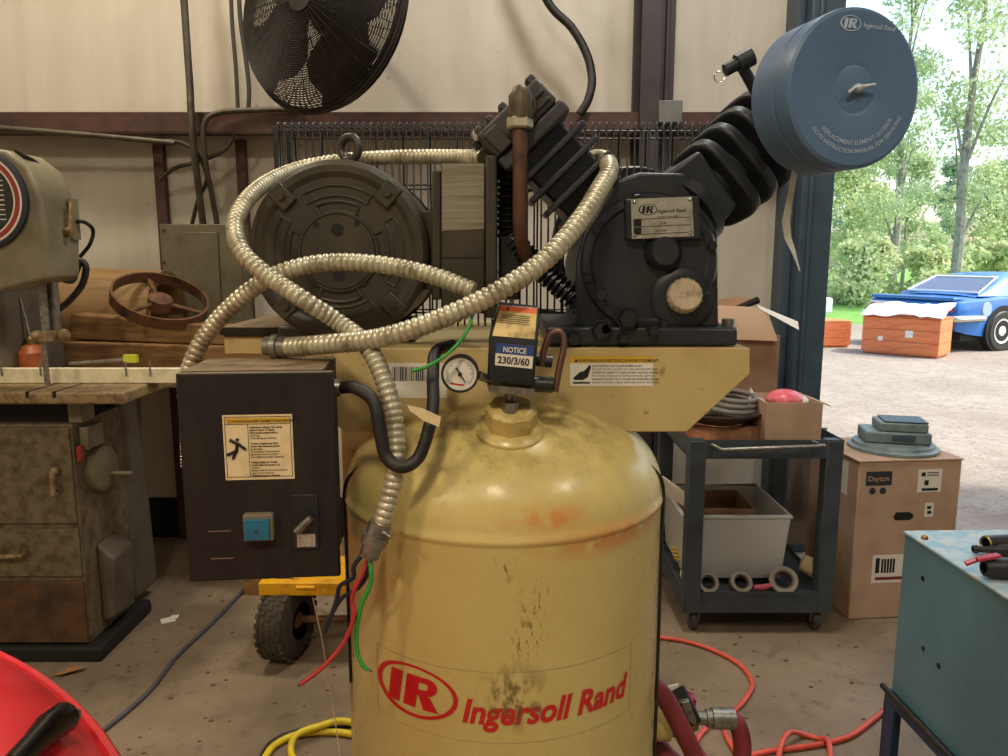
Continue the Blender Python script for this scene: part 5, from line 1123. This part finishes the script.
# orange crates
t = NT('orange_crate_board'); g1 = t.noise(5, 5, stretch=(1, 1, 5)); t.base(t.mix(t.ramp(g1, .4, .7), (224, 128, 76), (196, 104, 60))); t.pr(.7); M_ocr = t.m
def crate(label, u0, u1, vb, vt, yaw, depth, paper):
    o = PZ((u0+u1)/2, vb, 0); Yc = o.y; wd = (u1-u0)*px(Yc)*1.0; hgt = P((u0+u1)/2, vt, Yc).z
    R = Matrix.Rotation(yaw, 3, 'Z'); cr = thing('wooden_crate', label, 'crate', (o.x, o.y, 0), 'orange crates in the yard')
    def Q(x, y, z): return V((o.x, o.y, 0))+R @ V((x, y, z))
    def b_(mb, x0, x1, y0, y1, z0, z1): mb.box8([Q(x, y, z) for z in (z0, z1) for x, y in ((x0, y0), (x1, y0), (x1, y1), (x0, y1))]); return mb
    nb = 3
    for i in range(nb):
        z0 = .03+(hgt-.03)*i/nb; z1 = .03+(hgt-.03)*(i+1)/nb-.006
        b_(MB(M_ocr), -wd/2, wd/2, 0, .025, z0, z1).build('board', cr); b_(MB(M_ocr), -wd/2, wd/2, depth-.025, depth, z0, z1).build('board', cr)
        b_(MB(M_ocr), -wd/2, -wd/2+.025, .026, depth-.026, z0, z1).build('board', cr); b_(MB(M_ocr), wd/2-.025, wd/2, .026, depth-.026, z0, z1).build('board', cr)
    b_(MB(M_ocr), -wd/2+.026, wd/2-.026, .026, depth-.026, 0.0, .03).build('base', cr)
    b_(MB(M_ocr), -wd/2, wd/2, 0, depth, hgt+.001, hgt+.015).build('lid', cr)
    if paper:
        for x, z, s_ in ((-.25*wd, hgt*.42, .07), (.12*wd, hgt*.58, .11)): b_(MB(M_white), x-s_/2, x+s_/2, -.003, -.001, z-s_/2, z+s_/2).build('paper_patch', cr)
        pm_ = MB(mat('white_packing_sheet', (236, 232, 224), .6, 0, (214, 206, 190), 8)); n = 12; rnd = random.Random(4)
        gridv = [[Q(-wd/2-.03+(wd+.06)*i/n, -.06+(depth+.06)*j/5, hgt+.02+rnd.uniform(0, .06)+(.16*j/5)) for i in range(n+1)] for j in range(6)]
        vs = [p for r_ in gridv for p in r_]; m = len(vs); vs += [p-V((0, 0, .012)) for p in vs]; fs = [(j*(n+1)+i, j*(n+1)+i+1, (j+1)*(n+1)+i+1, (j+1)*(n+1)+i) for j in range(5) for i in range(n)]
        pm_.add(vs, fs+[tuple(x+m for x in f[::-1]) for f in fs]); pm_.build('packing_sheet', cr, recalc=False)
    return cr
crate('large orange wooden crate covered with white sheet in front of the blue car', 862, 934, 355, 318, D(-45), .62, True)
crate('small orange wooden crate half hidden by the door post', 800, 850, 347, 322, D(0), .5, False)
# white vehicle nose by the grass
wv = thing('white_utility_trailer', 'white parked machine glimpsed beside the door post near the grass', 'machine', tuple(PZ(815, 322, 0)))
p = PZ(812, 322, 0); kk = px(p.y)
m_ = MB(flat('white_gelcoat', (226, 228, 228), .4)); m_.bb((p.x-40*kk, p.y, 8*kk), (p.x+20*kk, p.y+1.2, 24*kk)); m_.bb((p.x-40*kk, p.y+.2, 24*kk), (p.x+13*kk, p.y+1, 40*kk)); m_.build('body', wv, bevel=.06, seg=3)
m_ = MB(M_black); m_.lathe((p.x+8*kk, p.y+.1, 6*kk), (0, 1, 0), [(0, .03), (0, 6*kk), (.2, 6*kk), (.2, .03)], 24); m_.build('wheel', wv)
# blue coupe
t = NT('metallic_blue_paint'); t.base(t.mix(t.ramp(t.noise(3, 3), .3, .7), (28, 110, 184), (24, 96, 168))); t.pr(.32, .15); t.b.inputs['Coat Weight'].default_value = .6; M_car = t.m
M_glass = flat('car_glass', (96, 106, 122), .08, .3); M_tlr = flat('tail_lamp', (196, 70, 50), .3); M_carw = flat('white_trim', (236, 236, 232), .35)
phi = D(68); cf = V((math.sin(phi), math.cos(phi), 0)); cr_ = V((math.cos(phi), -math.sin(phi), 0))
Wg = PZ(999, 350, 0); Crr = V((Wg.x, Wg.y, 0))-cf*1.02      # rear right corner on the ground
def CQ(l, s_, z): return Crr+cf*l-cr_*(.90-s_)+V((0, 0, z*.945))  # l forward from the rear, s_ from centre to the right
car = thing('blue_coupe', 'metallic blue vintage coupe parked in the gravel yard seen from behind', 'car', tuple(CQ(2.3, 0, 0)))
# (l, half width at sill, half width at belt, z sill, z belt, z deck centre)
SEC = [(0, .80, .84, .42, .80, .80), (.04, .84, .87, .36, .86, .87), (.25, .87, .90, .30, .88, .91), (.7, .88, .915, .24, .90, .935), (1.1, .88, .92, .22, .93, .95), (1.6, .87, .90, .2, .90, .93), (2.3, .86, .89, .2, .87, .91), (3.0, .86, .89, .2, .86, .92), (3.7, .87, .89, .22, .84, .90), (4.3, .84, .87, .26, .80, .84), (4.6, .76, .80, .34, .72, .74)]
m_ = MB(M_car); n = 15; vs = []
for l, h0, h1, z0, z1, zd_ in SEC:
    ring_ = [(-h0, z0), (-h1*.995, z0+(z1-z0)*.45), (-h1, z0+(z1-z0)*.72), (-h1*.985, z1-.03), (-h1*.93, z1), (-h1*.5, (z1+zd_*1)/2+.005), (0, zd_)]
    full = ring_+[(-a, b) for a, b in ring_[-2::-1]]
    vs += [CQ(l, a, b) for a, b in full]
k = len(full); fs = []
for j in range(len(SEC)-1):
    for i in range(k): fs.append((j*k+i, j*k+(i+1) % k, (j+1)*k+(i+1) % k, (j+1)*k+i))
fs += [tuple(range(k)), tuple(range((len(SEC)-1)*k, len(SEC)*k))]
m_.add(vs, fs); body = m_.build('body', car, ang=50)
sp_ = MB(M_car); sp_.box8([CQ(l, s_, z) for z0 in (0, 1) for l, s_, z in ((-.02, -.80, .86+.06*z0), (-.02, .80, .86+.06*z0), (.24, .80, .90+.025*z0), (.24, -.80, .90+.025*z0))]); sp_.build('tail_spoiler', car, bevel=.01)
# greenhouse
G = [(.62, .70, .935, .935), (1.35, .60, .93, 1.27), (1.75, .58, .92, 1.325), (2.3, .58, .91, 1.32), (2.65, .60, .91, 1.27), (3.25, .68, .91, .925)]
m_ = MB(M_car); vs = []
for l, h, zb2, zt4 in G:
    hb2 = .78
    vs += [CQ(l, s_, z) for s_, z in ((-hb2, zb2), (-(hb2*.35+h*.65), zb2+(zt4-zb2)*.65), (-h, zt4-.02), (-h*.5, zt4+.01), (0, zt4+.015), (h*.5, zt4+.01), (h, zt4-.02), ((hb2*.35+h*.65), zb2+(zt4-zb2)*.65), (hb2, zb2))]
k = 9; fs = [(j*k+i, j*k+i+1, (j+1)*k+i+1, (j+1)*k+i) for j in range(len(G)-1) for i in range(k-1)]
m_.add(vs, fs); m_.build('roof', car, ang=60)
def rearq(l, s_, d=.012):
    t_ = (l-.62)/(1.35-.62); h = .70+(.60-.70)*t_; z = .935+(1.27-.935)*t_+.012*(1-abs(s_)) ; p = CQ(l, s_*h, z); nrm = (-cf*.42+V((0, 0, 1))*.9).normalized(); return p+nrm*d
m_ = MB(M_carw); q = [rearq(.72, -.98), rearq(.72, .98), rearq(1.27, .94), rearq(1.27, -.94)]; m_.tube(q+[q[0]], .024, 6); m_.build('window_trim', car)
m_ = MB(M_glass); m_.prism([rearq(.72, -.98), rearq(.72, 0, .018), rearq(.72, .98), rearq(1.27, .94), rearq(1.27, 0, .018), rearq(1.27, -.94)], V((0, 0, -.012))); m_.build('rear_window', car)
m_ = MB(M_glass); qg = [CQ(1.45, .765, .985), CQ(2.85, .765, .985), CQ(2.62, .70, 1.20), CQ(1.60, .70, 1.22)]; m_.prism(qg, cr_*.012); m_.build('side_window', car)
m_ = MB(M_tlr); m_.box8([CQ(l, s_, z) for z in (.68, .77) for l, s_ in ((-.012, .40), (-.012, .80), (.02, .80), (.02, .40))]); m_.m = M_carw; m_.box8([CQ(l, s_, z) for z in (.77, .80) for l, s_ in ((-.014, .38), (-.014, .82), (.02, .82), (.02, .38))]); m_.build('tail_lamp_right', car).name = 'tail_lamp'
m_ = MB(M_tlr); m_.box8([CQ(l, s_, z) for z in (.68, .77) for l, s_ in ((-.012, -.80), (-.012, -.40), (.02, -.40), (.02, -.80))]); m_.m = M_carw; m_.box8([CQ(l, s_, z) for z in (.77, .80) for l, s_ in ((-.014, -.82), (-.014, -.38), (.02, -.38), (.02, -.82))]); m_.build('tail_lamp', car)
m_ = MB(M_chrome); m_.tube(spline([CQ(.5, .95, .57), CQ(.2, .94, .57), CQ(-.06, .88, .57), CQ(-.10, .5, .57), CQ(-.10, -.5, .57), CQ(-.06, -.88, .57), CQ(.2, -.94, .57)], 6), .055, 10); m_.build('rear_bumper', car)
m_ = MB(mat('grey_primer', (150, 172, 198), .6)); m_.lathe(CQ(.62, .905, .72), cr_, [(0, .12), (.016, .11)], 14); m_.build('primer_patch', car)
for l, s_ in ((1.02, .945), (3.65, .945), (1.02, -.745), (3.65, -.745)):
    o = CQ(l, s_-.2, .335); m_ = MB(M_black); m_.lathe(o, cr_, [(0, .2), (0, .31), (.03, .335), (.17, .335), (.20, .31), (.20, .215)], 36, closed=False); tyo = m_.build('tyre', car)
    m_ = MB(M_carw); m_.lathe(o+cr_*.17, cr_, [(0, .215), (.02, .205), (-.03+.02, .12), (.02, .06), (.03, .01)], 28, closed=False); m_.build('wheel_rim', tyo)
for l in (1.02, 3.65): MB(M_dark).lathe(CQ(l, .80, .36), cr_, [(0, .395), (.124, .395)], 32).build('wheel_arch', car)
m_ = MB(M_dark); m_.box8([CQ(l, s_, z) for z in (.18, .3) for l, s_ in ((.2, -.8), (.2, .8), (4.3, .8), (4.3, -.8))]); m_.build('chassis', car)
m_ = MB(M_chrome); m_.cyl(CQ(-.02, .55, .27), CQ(.4, .5, .27), .035); m_.build('exhaust_tip', car)

# ------------------------------------------------------------------ trees: each its own trunk and crown
def leafmat(name, a, b):
    t = NT(name); oi = t.n.new('ShaderNodeNewGeometry'); t.base(t.mix(oi.outputs['Random Per Island'], a, b)); t.pr(.6)
    tr_ = t.n.new('ShaderNodeBsdfTranslucent'); t.link(t.b.inputs['Base Color'].links[0].from_socket, tr_.inputs[0]); mx = t.n.new('ShaderNodeMixShader'); mx.inputs[0].default_value = .4
    out = t.n['Material Output']; t.link(t.b.outputs[0], mx.inputs[1]); t.link(tr_.outputs[0], mx.inputs[2]); t.link(mx.outputs[0], out.inputs[0]); return t.m
LM = [leafmat('leaf_green_glare_paled', (200, 212, 170), (160, 182, 132)), leafmat('leaf_yellow_green', (210, 216, 168), (178, 194, 138)), leafmat('leaf_blue_green', (176, 196, 168), (140, 164, 138))]  # leaf colours paled and greyed to hold the washed-out glare
M_bark = mat('pale_bark', (150, 146, 134), .85, 0, (104, 98, 88), 8, bump=.2)
def crown_mesh(seed, kind, n, hgt, rad, low, lobes, leaf):
    rnd = random.Random(seed); vs = []; fs = []; cs = []
    for k in range(lobes):
        z = hgt*(low+(1-low)*rnd.random()**.9); rr = rad*(1-.62*((z/hgt-low)/(1-low))**1.5)*rnd.uniform(.2, .95); a = rnd.uniform(0, 2*PI)
        cs.append((V((rr*math.cos(a), rr*math.sin(a), z)), rad*rnd.uniform(.22, .45)))
    for i in range(n):
        c, r = cs[i % lobes]; d = V((rnd.gauss(0, 1), rnd.gauss(0, 1), rnd.gauss(0, .75))); d.normalize(); p = c+d*r*rnd.random()**.4
        a = V((rnd.gauss(0, 1), rnd.gauss(0, 1), rnd.gauss(0, 1))).normalized(); b = a.cross(V((rnd.gauss(0, 1), rnd.gauss(0, 1), rnd.gauss(0, 1)))).normalized(); s_ = leaf*rnd.uniform(.6, 1.3); o = len(vs)
        vs += [p-a*s_, p+b*s_*.55, p+a*s_, p-b*s_*.55]; fs.append((o, o+1, o+2, o+3))
    me = bpy.data.meshes.new('crown'); me.from_pydata(vs, [], fs); me.materials.append(LM[kind]); me.update(); return me, cs
def trunk_mesh(seed, hgt, r, cs):
    rnd = random.Random(seed); m_ = MB(M_bark); pts = [V((rnd.uniform(-.12, .12)*i/3, rnd.uniform(-.12, .12)*i/3, hgt*.92*i/6)) for i in range(7)]
    m_.tube(pts, [r*(1-.8*i/6) for i in range(7)], 8)
    for c, rr in cs[:9]:
        z = max(.25*hgt, c.z-rr-.6); i = min(5, int(z/(hgt*.92)*6)); a = pts[i]; m_.tube([a, a*.4+c*.6+V((0, 0, .2)), c], [r*.35, r*.22, r*.08], 5)
    me = bpy.data.meshes.new('trunk'); me.from_pydata(m_.v, [], m_.f); me.materials.append(M_bark); me.update(); return me
KINDS = []
for sd_, kind, n, h, rad, low, lob, lf_ in ((1, 0, 6500, 11., 3.0, .22, 30, .15), (2, 1, 9000, 8., 2.8, .12, 30, .12), (3, 2, 6500, 12., 2.6, .2, 30, .17), (4, 0, 7000, 13., 1.8, .22, 40, .075), (5, 1, 3000, 2.2, 1.7, .05, 14, .12)):
    cm, cs = crown_mesh(sd_, kind, n, h, rad, low, lob, lf_); KINDS.append((cm, trunk_mesh(sd_, h, .16 if h > 9 else (.12 if h > 3 else .05), cs)))
NM = ['leafy_tree', 'broad_tree', 'dark_tree', 'slender_tree', 'shrub']
def plant(kind, u, Y, label, sc=1., rot=0., group='trees beyond the yard'):
    x = (u-504)/FPX*Y*.985; o = thing(NM[kind], label, 'shrub' if kind == 4 else 'tree', (x, Y, -.02), group); o.rotation_euler = (0, 0, rot); o.scale = (sc, sc, sc)
    for me, nm in zip(KINDS[kind], ('crown', 'trunk')):
        c_ = bpy.data.objects.new(nm, me); COL.objects.link(c_); c_.parent = o
plant(3, 958, 22, 'slender sparse tree with pale trunk rising behind the blue car', 1.0, .4)
plant(3, 895, 27.5, 'slender sparse tree just right of the intake filter', .95, 2.6)
plant(3, 1030, 27.5, 'slender sparse tree past the right picture edge', 1.0, 4.1)
plant(1, 846, 33, 'broad yellow-green tree nearest the door post', .8, 2.)
plant(1, 985, 33, 'broad yellow-green tree behind the slender sparse tree', .66, 1.)
plant(0, 905, 39, 'glare-paled green tree above the large orange crate', .64, .9)
plant(0, 800, 40, 'glare-paled green tree hidden behind the door post', .7, 5.5)
plant(0, 1050, 40, 'glare-paled green tree beyond the right picture edge', .62, 3.)
plant(2, 850, 47, 'dark blue-green tree farthest back beside the door post', .75, .2)
plant(2, 945, 47, 'dark blue-green tree farthest back behind the car', .62, 1.4)
plant(2, 1015, 48, 'dark blue-green tree farthest back at the right edge', .62, 2.4)
plant(4, 864, 25, 'low shrub at the grass edge next to the door post', .9, 0, 'shrubs at the grass edge')
plant(4, 930, 24, 'low shrub behind the large orange crate', .8, 1, 'shrubs at the grass edge')
plant(4, 1000, 25, 'low shrub at the right edge behind the blue car', .9, 3, 'shrubs at the grass edge')
for i, (k_, u, Y, sc_, r_) in enumerate(((1, 1130, 33, .8, .3), (2, 1120, 47, .7, 1.1), (0, 1190, 40, .66, 2.), (1, 1270, 33, .75, 3.), (3, 1210, 27.5, .9, .8), (2, 1240, 47, .7, 4.), (0, 1330, 40, .7, 5.), (1, 1410, 33, .8, 1.9), (2, 1370, 47, .75, .6), (0, 1480, 40, .7, 2.8))):
    plant(k_, u, Y, ('tall', 'low', 'leaning', 'wide', 'thin', 'round', 'dense', 'loose', 'pale', 'last')[i]+' tree of the row beyond the right picture edge', sc_, r_, 'trees past the right edge of the picture')
